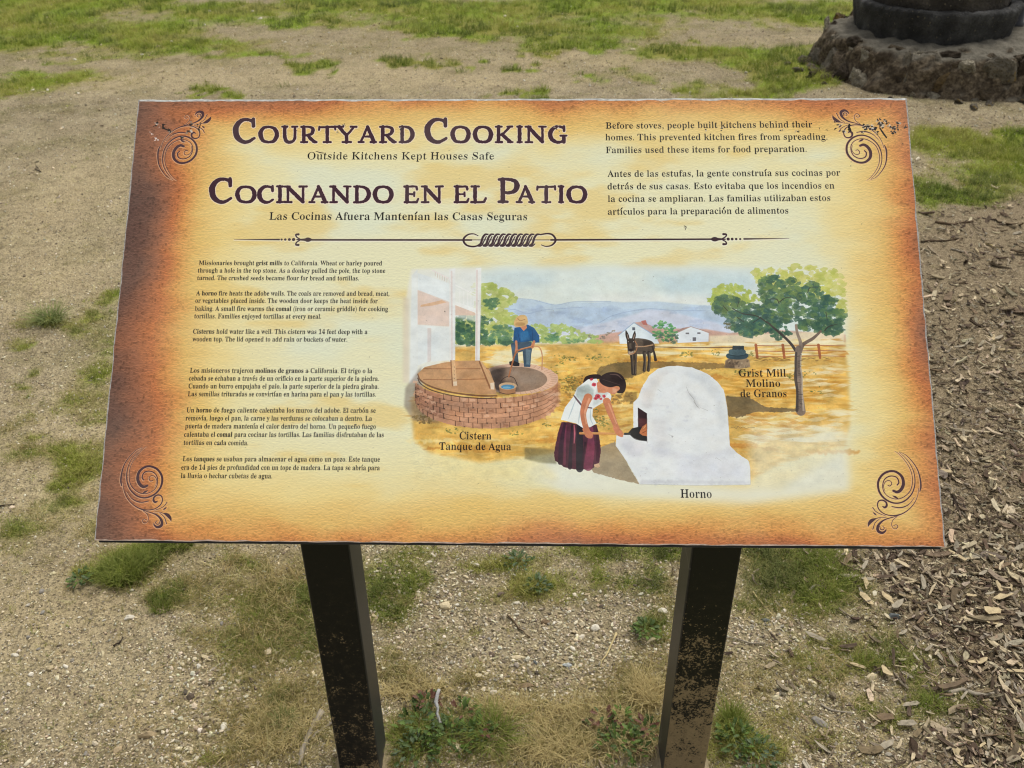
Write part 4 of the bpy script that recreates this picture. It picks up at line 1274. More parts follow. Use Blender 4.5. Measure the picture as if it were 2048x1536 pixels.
# ------------------------------------------------------------------ what grows and lies where (fields over the ground plane)
# (x, y, rx, ry, strength) patches, traced on the photograph and laid down on the ground plane
GREEN = [(450, 8, 560, 13, .85), (420, 30, 60, 10, .6), (60, 45, 100, 16, .75), (1200, 15, 420, 22, .6), (1700, 30, 160, 24, .9), (250, 66, 140, 20, .75), (20, 84, 60, 12, .8),
         (600, 45, 90, 10, .7), (310, 88, 60, 12, .6), (930, 46, 90, 22, .6), (860, 52, 60, 14, .8), (1000, 70, 80, 16, .5), (1180, 62, 150, 16, .55),
         (150, 115, 130, 10, .35), (100, 160, 130, 16, .5), (20, 190, 60, 20, .45), (410, 92, 120, 8, .5), (500, 105, 130, 6, .5),
         (830, 125, 55, 7, .9), (630, 130, 36, 9, .9), (650, 148, 14, 5, .6), (410, 180, 30, 4, .8), (455, 186, 26, 5, .85), (550, 172, 15, 4, .7), (580, 172, 16, 5, .7), (1055, 191, 40, 6, .9),
         (1150, 90, 70, 8, .8), (1080, 108, 30, 6, .7), (1350, 100, 90, 9, .6), (1450, 112, 160, 8, .7), (1560, 130, 90, 16, .8), (1590, 165, 70, 22, .95), (1530, 185, 90, 10, .6),
         (1170, 150, 25, 6, .6), (1260, 150, 60, 12, .3), (1380, 175, 40, 12, .4), (950, 125, 14, 4, .8), (920, 140, 14, 3, .6), (1030, 132, 26, 3, .7),
         (1860, 275, 45, 14, .7), (1985, 300, 90, 26, .95), (2070, 300, 60, 30, .9), (2000, 345, 120, 18, .5), (2030, 395, 55, 22, .95), (1940, 400, 60, 18, .8), (1860, 395, 40, 22, .5), (1850, 425, 30, 20, .4), (1960, 365, 60, 10, .5),
         (1880, 590, 26, 10, .6), (100, 640, 50, 16, .5), (60, 690, 26, 8, .6), (210, 600, 30, 14, .4), (230, 560, 20, 10, .3), (200, 745, 34, 16, .5), (75, 745, 12, 6, .7), (45, 768, 16, 8, .6), (215, 840, 30, 14, .55),
         (150, 925, 66, 26, .75), (60, 910, 60, 18, .4), (130, 960, 40, 10, .4), (240, 920, 60, 20, .5), (90, 870, 20, 6, .5), (50, 1050, 50, 20, .5), (45, 1030, 22, 14, .5), (170, 985, 22, 10, .5), (20, 1090, 50, 14, .4),
         (245, 1150, 55, 28, .8), (300, 1115, 60, 16, .8), (360, 1094, 60, 10, .8), (165, 1165, 20, 9, .9), (225, 1180, 40, 10, .6), (330, 1200, 40, 22, .6), (320, 1225, 18, 8, .8),
         (430, 1215, 100, 34, .35), (560, 1260, 90, 44, .42), (610, 1200, 30, 26, .5), (620, 1290, 40, 60, .5), (520, 1180, 60, 20, .3),
         (1020, 1130, 60, 18, .8), (1075, 1170, 38, 16, .85), (950, 1140, 40, 12, .4), (1190, 1155, 26, 16, .65), (1200, 1105, 90, 16, .7), (1320, 1100, 70, 22, .7), (1230, 1125, 60, 12, .5),
         (1240, 1190, 30, 20, .5), (1290, 1262, 32, 24, .75), (1265, 1185, 24, 10, .5), (800, 1180, 50, 20, .35), (840, 1160, 24, 12, .4), (770, 1225, 40, 30, .45), (945, 1265, 18, 10, .6), (740, 1180, 20, 40, .5),
         (1540, 1115, 70, 26, 1.), (1640, 1130, 60, 34, 1.), (1620, 1190, 80, 24, .8), (1560, 1170, 70, 30, .85), (1700, 1175, 34, 20, .6), (1660, 1230, 60, 14, .45), (1690, 1110, 30, 20, .6),
         (1780, 1285, 40, 20, .6), (1800, 1320, 60, 22, .75), (1850, 1370, 44, 22, .8), (1760, 1345, 40, 16, .6), (1920, 1335, 34, 10, .6), (1680, 1360, 60, 16, .45), (1740, 1420, 60, 14, .5), (1880, 1425, 50, 20, .75),
         (1830, 1450, 50, 12, .6), (1560, 1440, 40, 16, .4), (1980, 1390, 20, 8, .6), (1960, 1440, 20, 12, .7), (1960, 1490, 50, 16, .5), (2030, 1480, 22, 14, .6), (1460, 1450, 24, 40, .8), (1500, 1480, 30, 20, .5),
         (1620, 1500, 120, 24, .45), (1400, 1500, 60, 30, .5), (860, 1480, 90, 50, .5), (1240, 1500, 80, 36, .4), (980, 1470, 50, 40, .45), (560, 1400, 20, 14, .5), (435, 1510, 30, 8, .6), (560, 1440, 24, 18, .5), (780, 1060, 300, 14, .2),
         (225, 700, 40, 60, .42), (215, 800, 36, 40, .35), (130, 800, 60, 30, .3), (190, 640, 40, 20, .35), (120, 1000, 70, 24, .4), (200, 1060, 40, 24, .4), (30, 850, 40, 40, .3), (790, 1150, 50, 60, .45), (870, 1110, 50, 24, .4),
         (700, 1130, 20, 40, .4), (480, 1130, 60, 20, .35), (1000, 1200, 60, 20, .3), (1130, 1190, 60, 30, .35), (1310, 1160, 30, 40, .5), (500, 1330, 70, 40, .3), (420, 1290, 60, 24, .25), (1580, 1330, 80, 30, .35), (1700, 1300, 60, 30, .35), (1500, 1210, 50, 20, .35)]
STRAW = [(560, 1150, 60, 16, .5), (440, 1175, 60, 14, .6), (500, 1480, 110, 50, .8), (600, 1420, 60, 70, .8), (470, 1420, 50, 24, .4), (850, 1370, 120, 18, .8), (780, 1350, 60, 30, .6), (1150, 1440, 160, 40, .95), (1060, 1420, 100, 30, .7),
         (1280, 1400, 60, 60, .9), (980, 1400, 60, 30, .5), (1240, 1360, 60, 16, .5), (1100, 1500, 130, 30, .9), (1500, 1370, 80, 24, .6), (1590, 1370, 70, 18, .7), (1650, 1400, 70, 20, .5), (1690, 1480, 90, 30, .5), (1440, 1320, 24, 30, .6),
         (430, 1150, 160, 40, .35), (560, 1250, 100, 60, .45), (1800, 1290, 60, 20, .3), (600, 90, 380, 22, .4), (330, 130, 160, 18, .35), (900, 110, 240, 20, .3), (1280, 130, 160, 10, .5), (1420, 85, 160, 14, .35), (150, 920, 120, 40, .35), (760, 40, 160, 14, .35)]
PALE = [(250, 900, 300, 200), (300, 160, 200, 20), (700, 150, 260, 24), (150, 400, 160, 120), (100, 560, 120, 60), (130, 1250, 160, 90), (300, 1420, 200, 70), (1350, 118, 90, 8), (1150, 120, 160, 8), (900, 160, 240, 12), (1700, 90, 90, 10)]
ROCKY = [(1150, 1290, 200, 90, 1), (900, 1220, 130, 70, .8), (1560, 1270, 110, 50, .9), (430, 1350, 70, 50, 1), (1330, 1180, 60, 60, .8), (380, 1490, 90, 50, .8), (820, 1110, 120, 30, .6)]
CHIP_EDGE = [(1838, 470), (1870, 432), (1960, 415), (2048, 402), (2300, 380), (2400, 700), (2700, 1200), (2700, 1800), (2040, 1800), (1985, 1560), (1950, 1500), (1985, 1440), (1930, 1400), (1900, 1350), (1890, 1315), (1800, 1240), (1760, 1180),
             (1735, 1130), (1770, 1090), (1830, 1070), (1700, 1000), (1650, 700)]


def _to_ground(lst):
    out = []
    for t in lst:
        px, py, rx, ry = t[:4]
        py2 = max(py, -60)
        c = ground_at(px, py2)
        ax = np.linalg.norm(ground_at(px + rx, py2) - c)
        up = ground_at(px, max(py2 - ry, -150)); dn = ground_at(px, py2 + ry)
        ay = abs(up[1] - dn[1]) / 2
        out.append((c[0], (up[1] + dn[1]) / 2, ax, max(ay, 0.012), t[4] if len(t) > 4 else 1.0))
    return out


_GREEN, _STRAW, _PALE = _to_ground(GREEN), _to_ground(STRAW), _to_ground(PALE)
_ROCKY = _to_ground(ROCKY)
_CHIP = np.array([ground_at(*p) for p in CHIP_EDGE])


def blobs(lst, x, y, wx, wy):
    s = np.zeros_like(x)
    for cx, cy, ax, ay, st in lst:
        m = (np.abs(x - cx) < ax * 2.4 + .15) & (np.abs(y - cy) < ay * 2.4 + .15)
        if not m.any():
            continue
        q = ((x[m] + wx[m] - cx) / ax) ** 2 + ((y[m] + wy[m] - cy) / ay) ** 2
        v = st * np.exp(-q * 0.75)
        s[m] = 1 - (1 - s[m]) * (1 - v)
    return s


def poly_sd(P, x, y):
    """signed distance to a polygon, positive inside"""
    d = np.full(x.shape, 1e9); ins = np.zeros(x.shape, bool)
    n = len(P)
    for i in range(n):
        a, b = P[i], P[(i + 1) % n]
        e = b - a
        t = np.clip(((x - a[0]) * e[0] + (y - a[1]) * e[1]) / (e @ e), 0, 1)
        d = np.minimum(d, np.hypot(x - a[0] - t * e[0], y - a[1] - t * e[1]))
        c = ((a[1] > y) != (b[1] > y)) & (x < (b[0] - a[0]) * (y - a[1]) / (b[1] - a[1] + 1e-12) + a[0])
        ins ^= c
    return np.where(ins, d, -d)


def fields(x, y):
    x = np.asarray(x, float); y = np.asarray(y, float)
    k = 0.035 + 0.03 * np.clip(y - 1.5, 0, 6)
    wx = (fbm(x * 7, y * 7, 5, 3) - .5) * 2.4 * k; wy = (fbm(x * 7 + 40, y * 7 + 9, 6, 3) - .5) * 3.0 * k
    g = blobs(_GREEN, x, y, wx, wy)
    s = blobs(_STRAW, x, y, wx, wy)
    p = blobs(_PALE, x, y, wx, wy)
    # outside what the photograph shows the same lawn goes on
    away = np.clip((np.abs(x) - (0.56 * y + 0.25)) / 0.3, 0, 1)
    away = np.maximum(away, np.clip((y - 7.9) / 0.5, 0, 1)); away = np.maximum(away, np.clip((1.0 - y) / 0.2, 0, 1))
    lawn = smooth(.42, .62, fbm(x * .9, y * .9, 77, 4))
    g = g * (1 - away) + away * lawn * .85
    s = s * (1 - away) + away * .4 * smooth(.4, .6, fbm(x * 1.4, y * 1.4, 78, 3))
    sd = poly_sd(_CHIP, x, y) + (fbm(x * 5, y * 5, 8, 4) - .5) * .28
    c = smooth(-.13, .08, sd)
    thin = smooth(.35, .6, fbm(x * 3, y * 3, 9, 3)) * np.exp(-np.clip(-sd, 0, 9) / .16) * .35
    c = np.maximum(c, thin)
    # breakup
    br = fbm(x * 22, y * 22, 14, 3); br2 = fbm(x * 9, y * 9, 15, 3)
    nr = smooth(3.2, 2.0, y)
    g = np.clip(smooth(.08 - .04 * nr, .58 + .42 * nr, g * (0.35 + 1.3 * (0.5 * br + .5 * br2))) * 1.05 + .10 * (br2 > .6) * (y < 4) * (br > .5) * np.clip((p < .5), 0, 1), 0, 1)
    s = np.clip(s + .6 * smooth(.02, .22, g) * (1 - g), 0, 1)
    g = g * (1 - .93 * c)
    s = np.clip(s * (0.5 + br2), 0, 1) * (1 - .9 * c)
    return g, s, c, p


def ground_h(x, y):
    x = np.asarray(x, float); y = np.asarray(y, float)
    h = (fbm(x * 1.1, y * 1.1, 41, 3) - .5) * .03 + (fbm(x * 6, y * 6, 42, 3) - .5) * .012 + (fbm(x * 30, y * 30, 43, 2) - .5) * .004
    d = np.hypot(x - MILL[0], y - MILL[1])
    h = h * smooth(.4, 1.2, np.hypot(x, y - 1.15)) + .03 * np.exp(-(np.clip(d - .8, 0, 9) / .35) ** 2)
    return h


MILL = (2.64, 5.86)

# ------------------------------------------------------------------ ground


def build_ground():
    m, nt, b = mat('earth_and_lawn', .95, .15)
    tc = N(nt, 'ShaderNodeNewGeometry').outputs['Position']
    at = N(nt, 'ShaderNodeAttribute', attribute_name='cover')
    sep = N(nt, 'ShaderNodeSeparateColor')
    nt.links.new(at.outputs['Color'], sep.inputs[0])
    g, s, c = sep.outputs[0], sep.outputs[1], sep.outputs[2]
    pale = at.outputs['Alpha']
    n1 = noise_n(nt, tc, 5, 5); n2 = noise_n(nt, tc, 40, 4, .6); n3 = noise_n(nt, tc, 220, 3, .7)
    vo = N(nt, 'ShaderNodeTexVoronoi'); vo.inputs['Scale'].default_value = 210; nt.links.new(tc, vo.inputs['Vector'])
    sp = N(nt, 'ShaderNodeSeparateColor'); nt.links.new(vo.outputs['Color'], sp.inputs[0])
    soil = ramp(nt, n1, [(.3, srgb(144, 131, 104)), (.5, srgb(161, 148, 119)), (.7, srgb(178, 165, 133))])
    soil = mixc(nt, mth(nt, 'MULTIPLY', pale, .6), soil, srgb(192, 175, 136))
    moss = smooth_node(nt, noise_n(nt, tc, 3.1, 6, .62), .46, .68)
    soil = mixc(nt, mth(nt, 'MULTIPLY', moss, mth(nt, 'SUBTRACT', .62, mth(nt, 'MULTIPLY', pale, .5), True)), soil, srgb(122, 116, 72))
    dusk = smooth_node(nt, noise_n(nt, tc, 13, 5, .6), .5, .72)
    soil = mixc(nt, mth(nt, 'MULTIPLY', dusk, .45), soil, srgb(112, 98, 74))
    grain = ramp(nt, sp.outputs[0], [(.0, (.22, .22, .22)), (.25, (.62, .61, .6)), (.6, (1, .98, .95)), (.85, (1.0, .98, .94)), (1.0, (1.0, .98, .95))])
    grain2 = ramp(nt, n3, [(.3, (.45, .44, .43)), (.5, (.95, .95, .95)), (.7, (1.0, 1.0, 1.0))])
    soil = mixc(nt, .75, soil, grain, 'MULTIPLY')
    soil = mixc(nt, .8, soil, grain2, 'MULTIPLY')
    soil = mixc(nt, .5, soil, ramp(nt, n2, [(.3, (.6, .58, .55)), (.6, (1, 1, 1))]), 'MULTIPLY')
    straw = ramp(nt, n3, [(.3, srgb(84, 76, 48)), (.5, srgb(142, 128, 84)), (.7, srgb(190, 174, 122))])
    green = ramp(nt, n3, [(.3, srgb(54, 70, 14)), (.5, srgb(104, 122, 30)), (.68, srgb(152, 166, 58))])
    gy = ramp(nt, n3, [(.3, srgb(76, 76, 32)), (.5, srgb(122, 120, 52)), (.68, srgb(164, 156, 82))])
    green = mixc(nt, ramp(nt, noise_n(nt, tc, 2.2, 3), [(.4, (0, 0, 0)), (.62, (1, 1, 1))]), green, gy)
    chip = ramp(nt, n3, [(.3, srgb(66, 56, 42)), (.5, srgb(120, 106, 82)), (.7, srgb(170, 154, 124))])
    col = mixc(nt, mth(nt, 'MULTIPLY', s, .48, True), soil, straw)
    jit = mth(nt, 'ADD', mth(nt, 'MULTIPLY', n2, .9), -.40)
    gf = mth(nt, 'MULTIPLY', mth(nt, 'ADD', g, jit), 1.2, True)
    gf = mth(nt, 'MULTIPLY', gf, mth(nt, 'MULTIPLY', g, 2.6, True), True)
    col = mixc(nt, gf, col, green)
    col = mixc(nt, c, col, chip)
    nt.links.new(col, b.inputs['Base Color'])
    h = mth(nt, 'ADD', mth(nt, 'MULTIPLY', vo.outputs['Distance'], .5), n3)
    h = mth(nt, 'ADD', h, mth(nt, 'MULTIPLY', n2, 1.5))
    bump_n(nt, h, b, .8, .004)
    t = np.linspace(-1, 1, 620)
    X1 = .95 * np.sinh(4.85 * t)
    Y1 = 1.9 + .95 * np.sinh(4.85 * np.linspace(-1, 1, 620))
    X, Y = np.meshgrid(X1, Y1)
    g_, s_, c_, p_ = fields(X, Y)
    Z = ground_h(X, Y)
    me = grid_mesh('ground', X, Y, Z, [m], np.stack([g_, s_, c_, p_], -1))
    link('ground', me, kind='structure')


# ------------------------------------------------------------------ small things that cover the ground
LIB = bpy.data.collections.new('cover_shapes')       # shapes used only inside the ground-cover objects


def tint_mat(name, rough=.8, spec=.25, var=.25, transl=0.0, gradient=False, sc=60, attr='INSTANCER'):
    m, nt, b = mat(name, rough, spec)
    a = N(nt, 'ShaderNodeAttribute', attribute_name='tint', attribute_type=attr)
    tc = N(nt, 'ShaderNodeTexCoord')
    n = noise_n(nt, tc.outputs['Object'], sc, 3, .6)
    col = mixc(nt, 1.0, a.outputs['Color'], ramp(nt, n, [(.3, (1 - var * 1.6,) * 3), (.55, (1, 1, 1)), (.75, (1, .99, .97))]), 'MULTIPLY')
    if gradient:
        v = N(nt, 'ShaderNodeAttribute', attribute_name='along')
        col = mixc(nt, mth(nt, 'MULTIPLY', v.outputs['Fac'], .45), col, mixc(nt, .6, col, srgb(206, 190, 120)))
    nt.links.new(col, b.inputs['Base Color'])
    if transl:
        b.inputs['Subsurface Weight'].default_value = 0
        tr = N(nt, 'ShaderNodeBsdfTranslucent')
        nt.links.new(col, tr.inputs[0])
        mx = N(nt, 'ShaderNodeMixShader'); mx.inputs[0].default_value = transl
        nt.links.new(b.outputs[0], mx.inputs[1]); nt.links.new(tr.outputs[0], mx.inputs[2])
        nt.links.new(mx.outputs[0], nt.nodes['Material Output'].inputs[0])
    return m


def lib(prefix, meshes):
    c = bpy.data.collections.new(prefix)
    for i, me in enumerate(meshes):
        o = bpy.data.objects.new('%s_%02d' % (prefix, i), me)
        c.objects.link(o)
    return c


def scatter(name, coll, P, R, S, C, label=None):
    me = bpy.data.meshes.new(name)
    n = len(P)
    me.vertices.add(n)
    me.vertices.foreach_set('co', P.astype(np.float32).ravel())
    for nm, tp, arr, fld in (('rot', 'FLOAT_VECTOR', R, 'vector'), ('scl', 'FLOAT_VECTOR', S, 'vector')):
        a = me.attributes.new(nm, tp, 'POINT'); a.data.foreach_set(fld, arr.astype(np.float32).ravel())
    a = me.attributes.new('tint', 'FLOAT_COLOR', 'POINT')
    a.data.foreach_set('color', np.c_[C, np.ones(n)].astype(np.float32).ravel())
    a = me.attributes.new('pick', 'INT', 'POINT')
    a.data.foreach_set('value', rng.integers(0, len(coll.objects), n).astype(np.int32))
    me.update()
    o = link(name, me, kind='stuff')
    if label:
        o['label'] = label
    ng = bpy.data.node_groups.new(name, 'GeometryNodeTree')
    ng.interface.new_socket('Geometry', in_out='INPUT', socket_type='NodeSocketGeometry')
    ng.interface.new_socket('Geometry', in_out='OUTPUT', socket_type='NodeSocketGeometry')
    gi = ng.nodes.new('NodeGroupInput'); go = ng.nodes.new('NodeGroupOutput')
    ip = ng.nodes.new('GeometryNodeInstanceOnPoints')
    ci = ng.nodes.new('GeometryNodeCollectionInfo')
    ci.inputs['Collection'].default_value = coll
    ci.inputs['Separate Children'].default_value = True
    ci.inputs['Reset Children'].default_value = True
    ip.inputs['Pick Instance'].default_value = True

    def na(nm, tp):
        q = ng.nodes.new('GeometryNodeInputNamedAttribute'); q.data_type = tp
        q.inputs['Name'].default_value = nm
        return q.outputs['Attribute']
    L = ng.links.new
    L(gi.outputs[0], ip.inputs['Points']); L(ci.outputs[0], ip.inputs['Instance'])
    L(na('pick', 'INT'), ip.inputs['Instance Index'])
    e2r = ng.nodes.new('FunctionNodeEulerToRotation'); L(na('rot', 'FLOAT_VECTOR'), e2r.inputs[0]); L(e2r.outputs[0], ip.inputs['Rotation'])
    L(na('scl', 'FLOAT_VECTOR'), ip.inputs['Scale'])
    L(ip.outputs[0], go.inputs[0])
    md = o.modifiers.new('cover', 'NODES'); md.node_group = ng
    return o


def visible_points(n, margin=620, ymin=-20, ymax=1860, seed=0):
    r = np.random.default_rng(seed)
    px = r.uniform(-margin, 2048 + margin, n); py = r.uniform(ymin, ymax, n)
    G = ground_at(px, py)
    # leave out the mill base and the feet of the posts
    d = np.hypot(G[:, 0] - MILL[0], G[:, 1] - MILL[1])
    ok = d > .70
    for p in POST_C:
        ok &= ~((np.abs(G[:, 0] - p[0]) < .045) & (np.abs(G[:, 1] - p[1]) < .045))
    return G[ok], r


def icos(sub=1):
    bm = bmesh.new()
    bmesh.ops.create_icosphere(bm, subdivisions=sub, radius=1)
    V = np.array([v.co[:] for v in bm.verts]); F = [[v.index for v in f.verts] for f in bm.faces]
    bm.free()
    return V, F


def pebble_mesh(seed, sub=1, flat=.6, jit=.22, mats=(), name='pebble', angular=True):
    V, F = icos(sub)
    r = np.random.default_rng(seed)
    ofs = r.uniform(0, 50, 3)
    k = 1 + (vnoise(V[:, 0] * 1.7 + ofs[0], V[:, 1] * 1.7 + V[:, 2] * 1.3 + ofs[1], seed) - .5) * 2 * jit
    k += r.normal(0, jit * .25, len(V))
    V = V * k[:, None]
    if angular:   # a few flattened sides
        for _ in range(5):
            d = r.normal(size=3); d /= np.linalg.norm(d)
            t = V @ d; lim = r.uniform(.6, .85)
            V = V - np.outer(np.clip(t - lim, 0, 9), d)
    V = V * [1, r.uniform(.62, .95), flat]
    return mesh(name, V, F, mats, smooth_=not angular)


def chip_mesh(seed, mats, name='wood_chip'):
    r = np.random.default_rng(seed)
    n = 9
    t = np.linspace(0, 2 * np.pi, n, endpoint=False)
    wd = r.uniform(.10, .34)
    t = t + r.uniform(-.22, .22, n); x = np.sign(np.cos(t)) * np.abs(np.cos(t)) ** .55 * .5 * (1 + r.normal(0, .10, n)); y = np.sin(t) * wd * .5 * (1 + r.normal(0, .34, n))
    pw = r.uniform(.55, 1.0)
    y = np.sign(y) * np.abs(y / (wd * .5)) ** pw * wd * .5
    bend = r.uniform(-.35, .5); curl = r.uniform(-.3, .3)
    th = r.uniform(.03, .075)
    zt = bend * x ** 2 + curl * x * .2 + r.normal(0, .012, n)
    V = [(x[i], y[i] + curl * x[i] ** 2 * .6, zt[i] + th / 2) for i in range(n)] + [(x[i] * .96, y[i] * .9 + curl * x[i] ** 2 * .6, zt[i] - th / 2) for i in range(n)]
    V.append((0, 0, th * .75)); V.append((0, 0, -th * .6))
    F = []
    for i in range(n):
        j = (i + 1) % n
        F += [(i, j, 2 * n), (n + j, n + i, 2 * n + 1), (i, n + i, n + j, j)]
    return mesh(name, V, F, mats)


def blade_geo(r, L, w, lean, x0, y0, yaw, segs=3):
    """a curved strip"""
    V = []; A = []
    dx, dy = math.cos(yaw), math.sin(yaw)
    px, py = -dy, dx
    for i in range(segs + 1):
        t = i / segs
        ww = w * (1 - t) ** .7 * .5 if i < segs else 0
        out = lean * L * t ** 1.7
        z = L * (t - .35 * lean * t * t)
        c = (x0 + dx * out, y0 + dy * out, z)
        if i < segs:
            V += [(c[0] - px * ww, c[1] - py * ww, c[2]), (c[0] + px * ww, c[1] + py * ww, c[2])]; A += [t, t]
        else:
            V.append(c); A.append(1)
    F = [(2 * i, 2 * i + 1, 2 * i + 3, 2 * i + 2) for i in range(segs - 1)] + [(2 * segs - 2, 2 * segs - 1, 2 * segs)]
    return V, F, A


def clump_mesh(seed, mats, n=10, L=(.015, .035), w=.0014, lean=(.1, .9), R=.012, name='grass_clump'):
    r = random.Random(seed)
    V, F, A = [], [], []
    for _ in range(n):
        a = r.uniform(0, 6.283); rr = R * math.sqrt(r.random())
        v, f, al = blade_geo(r, r.uniform(*L), w * r.uniform(.7, 1.3), r.uniform(*lean), rr * math.cos(a), rr * math.sin(a), r.uniform(0, 6.283))
        o = len(V)
        V += v; A += al; F += [tuple(i + o for i in q) for q in f]
    me = mesh(name, V, F, mats)
    a = me.attributes.new('along', 'FLOAT', 'POINT'); a.data.foreach_set('value', A)
    return me


def pick_colors(r, n, pal, jit=.12):
    pal = np.array([srgb(*c) for c in pal])
    c = pal[r.integers(0, len(pal), n)] * .92
    return np.clip(c * (1 + r.normal(0, jit, (n, 1))) * (1 + r.normal(0, .03, (n, 3))), .004, .95)


CHIP_PAL = [(128, 113, 90), (150, 135, 108), (108, 92, 72), (168, 152, 124), (92, 76, 60), (138, 125, 104), (184, 168, 138), (120, 104, 80), (152, 141, 121), (76, 62, 50), (198, 182, 150)]


def ground_cover():
    # gravel
    pm = tint_mat('gravel_stone', .85, .25, .2, sc=2.0)
    c1 = lib('pebble', [pebble_mesh(i, 1, .62, .24, [pm]) for i in range(8)])
    G, r = visible_points(345000, seed=1)
    g, s, c, p = fields(G[:, 0], G[:, 1])
    keep = r.random(len(G)) < (1 - .75 * g) * (1 - .97 * c) * (.70 + .5 * fbm(G[:, 0] * 4, G[:, 1] * 4, 91, 3)) * (1 - .6 * p) * (1 - .35 * smooth(-.2, -.7, G[:, 0]) * smooth(1.3, 1.7, G[:, 1]))
    G = G[keep]; p = p[keep]; n = len(G)
    far = np.clip(G[:, 1] / 2.0, 1, 2.2)
    sz = np.exp(r.normal(math.log(.0019), .34, n)) * far ** .6
    big = r.random(n) < .010 * (1 + .3 * far)
    sz[big] *= r.uniform(1.5, 2.5, big.sum())
    rocky = smooth(.5, .75, fbm(G[:, 0] * 3.3 + 3, G[:, 1] * 3.3, 92, 3)) + 1.3 * blobs(_ROCKY, G[:, 0], G[:, 1], np.zeros(n), np.zeros(n))
    sz *= 1 + .35 * rocky
    P = np.c_[G, ground_h(G[:, 0], G[:, 1]) + sz * .25]
    R = np.c_[r.normal(0, .3, n), r.normal(0, .3, n), r.uniform(0, 6.28, n)]
    S = sz[:, None] * np.c_[r.uniform(.8, 1.5, n), r.uniform(.8, 1.15, n), r.uniform(.7, 1.1, n)]
    C = pick_colors(r, n, [(186, 169, 134), (204, 188, 152), (168, 152, 120), (150, 134, 106), (222, 208, 174), (192, 176, 140), (132, 118, 96), (212, 198, 166), (176, 164, 138), (216, 206, 182), (156, 148, 130), (112, 100, 84), (226, 216, 192)])
    scatter('gravel', c1, P, R, S, C, 'tan and grey gravel scattered over the bare ground')
    # grass
    gm = tint_mat('grass_blade', .7, .25, .1, transl=.35, gradient=True, sc=30)
    cg = lib('grass_clump', [clump_mesh(100 + i, [gm], 11, (.012, .030), .0013, (.2, 1.1), .014) for i in range(7)])
    G, r = visible_points(255000, seed=2)
    g, s, c, p = fields(G[:, 0], G[:, 1])
    keep = r.random(len(G)) < g * .92 + .012 * (1 - c)
    G = G[keep]; g = g[keep]; n = len(G)
    far = np.clip(G[:, 1] / 2.0, 1, 4)
    sc = (r.uniform(.55, 1.15, n) * (.7 + .5 * g)) * far ** .45
    P = np.c_[G, ground_h(G[:, 0], G[:, 1]) - .001]
    R = np.c_[r.normal(0, .16, n), r.normal(0, .16, n), r.uniform(0, 6.28, n)]
    S = np.c_[sc, sc, sc * (.55 + .55 * g)]
    hue = fbm(G[:, 0] * 2.6, G[:, 1] * 2.6, 60, 3) + r.normal(0, .06, n)
    pal = [(72, 98, 30), (96, 122, 32), (124, 142, 42), (148, 158, 58), (166, 164, 88)]
    pa = np.array([srgb(*q) for q in pal])
    t = np.clip((hue - .28) / .44, 0, .999) * (len(pa) - 1); i = t.astype(int); f = (t - i)[:, None]
    C = (pa[i] * (1 - f) + pa[np.minimum(i + 1, len(pa) - 1)] * f) * (1 + r.normal(0, .16, (n, 1)))
    dry = (r.random(n) < .55 - .45 * g) & (G[:, 1] < 4)
    C[dry] = C[dry] * .35 + np.array(srgb(150, 140, 84)) * .65
    cold = smooth(.55, .7, fbm(G[:, 0] * 5 + 7, G[:, 1] * 5, 61, 2))[:, None] * .6
    C = C * (1 - cold) + np.array(srgb(86, 104, 58)) * cold
    scatter('lawn_grass', cg, P, R, S, np.clip(C, .004, .9), 'patchy short green grass growing on the bare ground')
    # dry grass
    cs = lib('straw_clump', [clump_mesh(200 + i, [gm], 9, (.012, .034), .0013, (.5, 1.7), .016, 'straw_clump') for i in range(7)])
    G, r = visible_points(160000, seed=3)
    g, s, c, p = fields(G[:, 0], G[:, 1])
    keep = r.random(len(G)) < (s * .60 + .13 * (1 - c) * (1 - .6 * p) * smooth(.42, .62, fbm(G[:, 0] * 3.1, G[:, 1] * 3.1, 95, 4)) + .02 + .14 * g)
    G = G[keep]; s = s[keep]; n = len(G)
    far = np.clip(G[:, 1] / 2.0, 1, 4)
    sc = r.uniform(.5, 1.15, n) * (.75 + .4 * s) * far ** .4
    P = np.c_[G, ground_h(G[:, 0], G[:, 1]) - .001]
    R = np.c_[r.normal(0, .25, n), r.normal(0, .25, n), r.uniform(0, 6.28, n)]
    C = pick_colors(r, n, [(190, 172, 120), (168, 150, 100), (212, 196, 146), (140, 126, 80), (130, 122, 68), (116, 114, 60)])
    scatter('dry_grass', cs, P, R, np.c_[sc, sc, sc * (.4 + .6 * s)], C, 'short dry straw coloured grass between the gravel')
    # wood chips
    wm = tint_mat('chip_wood', .85, .2, .3, sc=7)
    cc = lib('chip_shape', [chip_mesh(300 + i, [wm], 'chip_shape') for i in range(12)])
    G, r = visible_points(180000, seed=4)
    g, s, c, p = fields(G[:, 0], G[:, 1])
    keep = r.random(len(G)) < c * (1 - .45 * smooth(2.4, 3.6, G[:, 1]) * (.4 + 1.2 * fbm(G[:, 0] * 4, G[:, 1] * 4, 97, 3)))
    G = G[keep]; n = len(G)
    far = np.clip(G[:, 1] / 2.0, .9, 2.6)
    L = np.exp(r.normal(math.log(.0140), .52, n)) * far ** .35
    P = np.c_[G, ground_h(G[:, 0], G[:, 1]) + r.uniform(.0, .010, n)]
    R = np.c_[r.normal(0, .30, n), r.normal(0, .26, n), r.uniform(0, 6.28, n)]
    C = pick_colors(r, n, CHIP_PAL, .16)
    scatter('wood_mulch', cc, P, R, L[:, None] * np.c_[np.ones(n), r.uniform(.7, 1.3, n), r.uniform(.8, 1.5, n)], C, 'brown and grey wood chip mulch covering the ground on the right')
    return gm


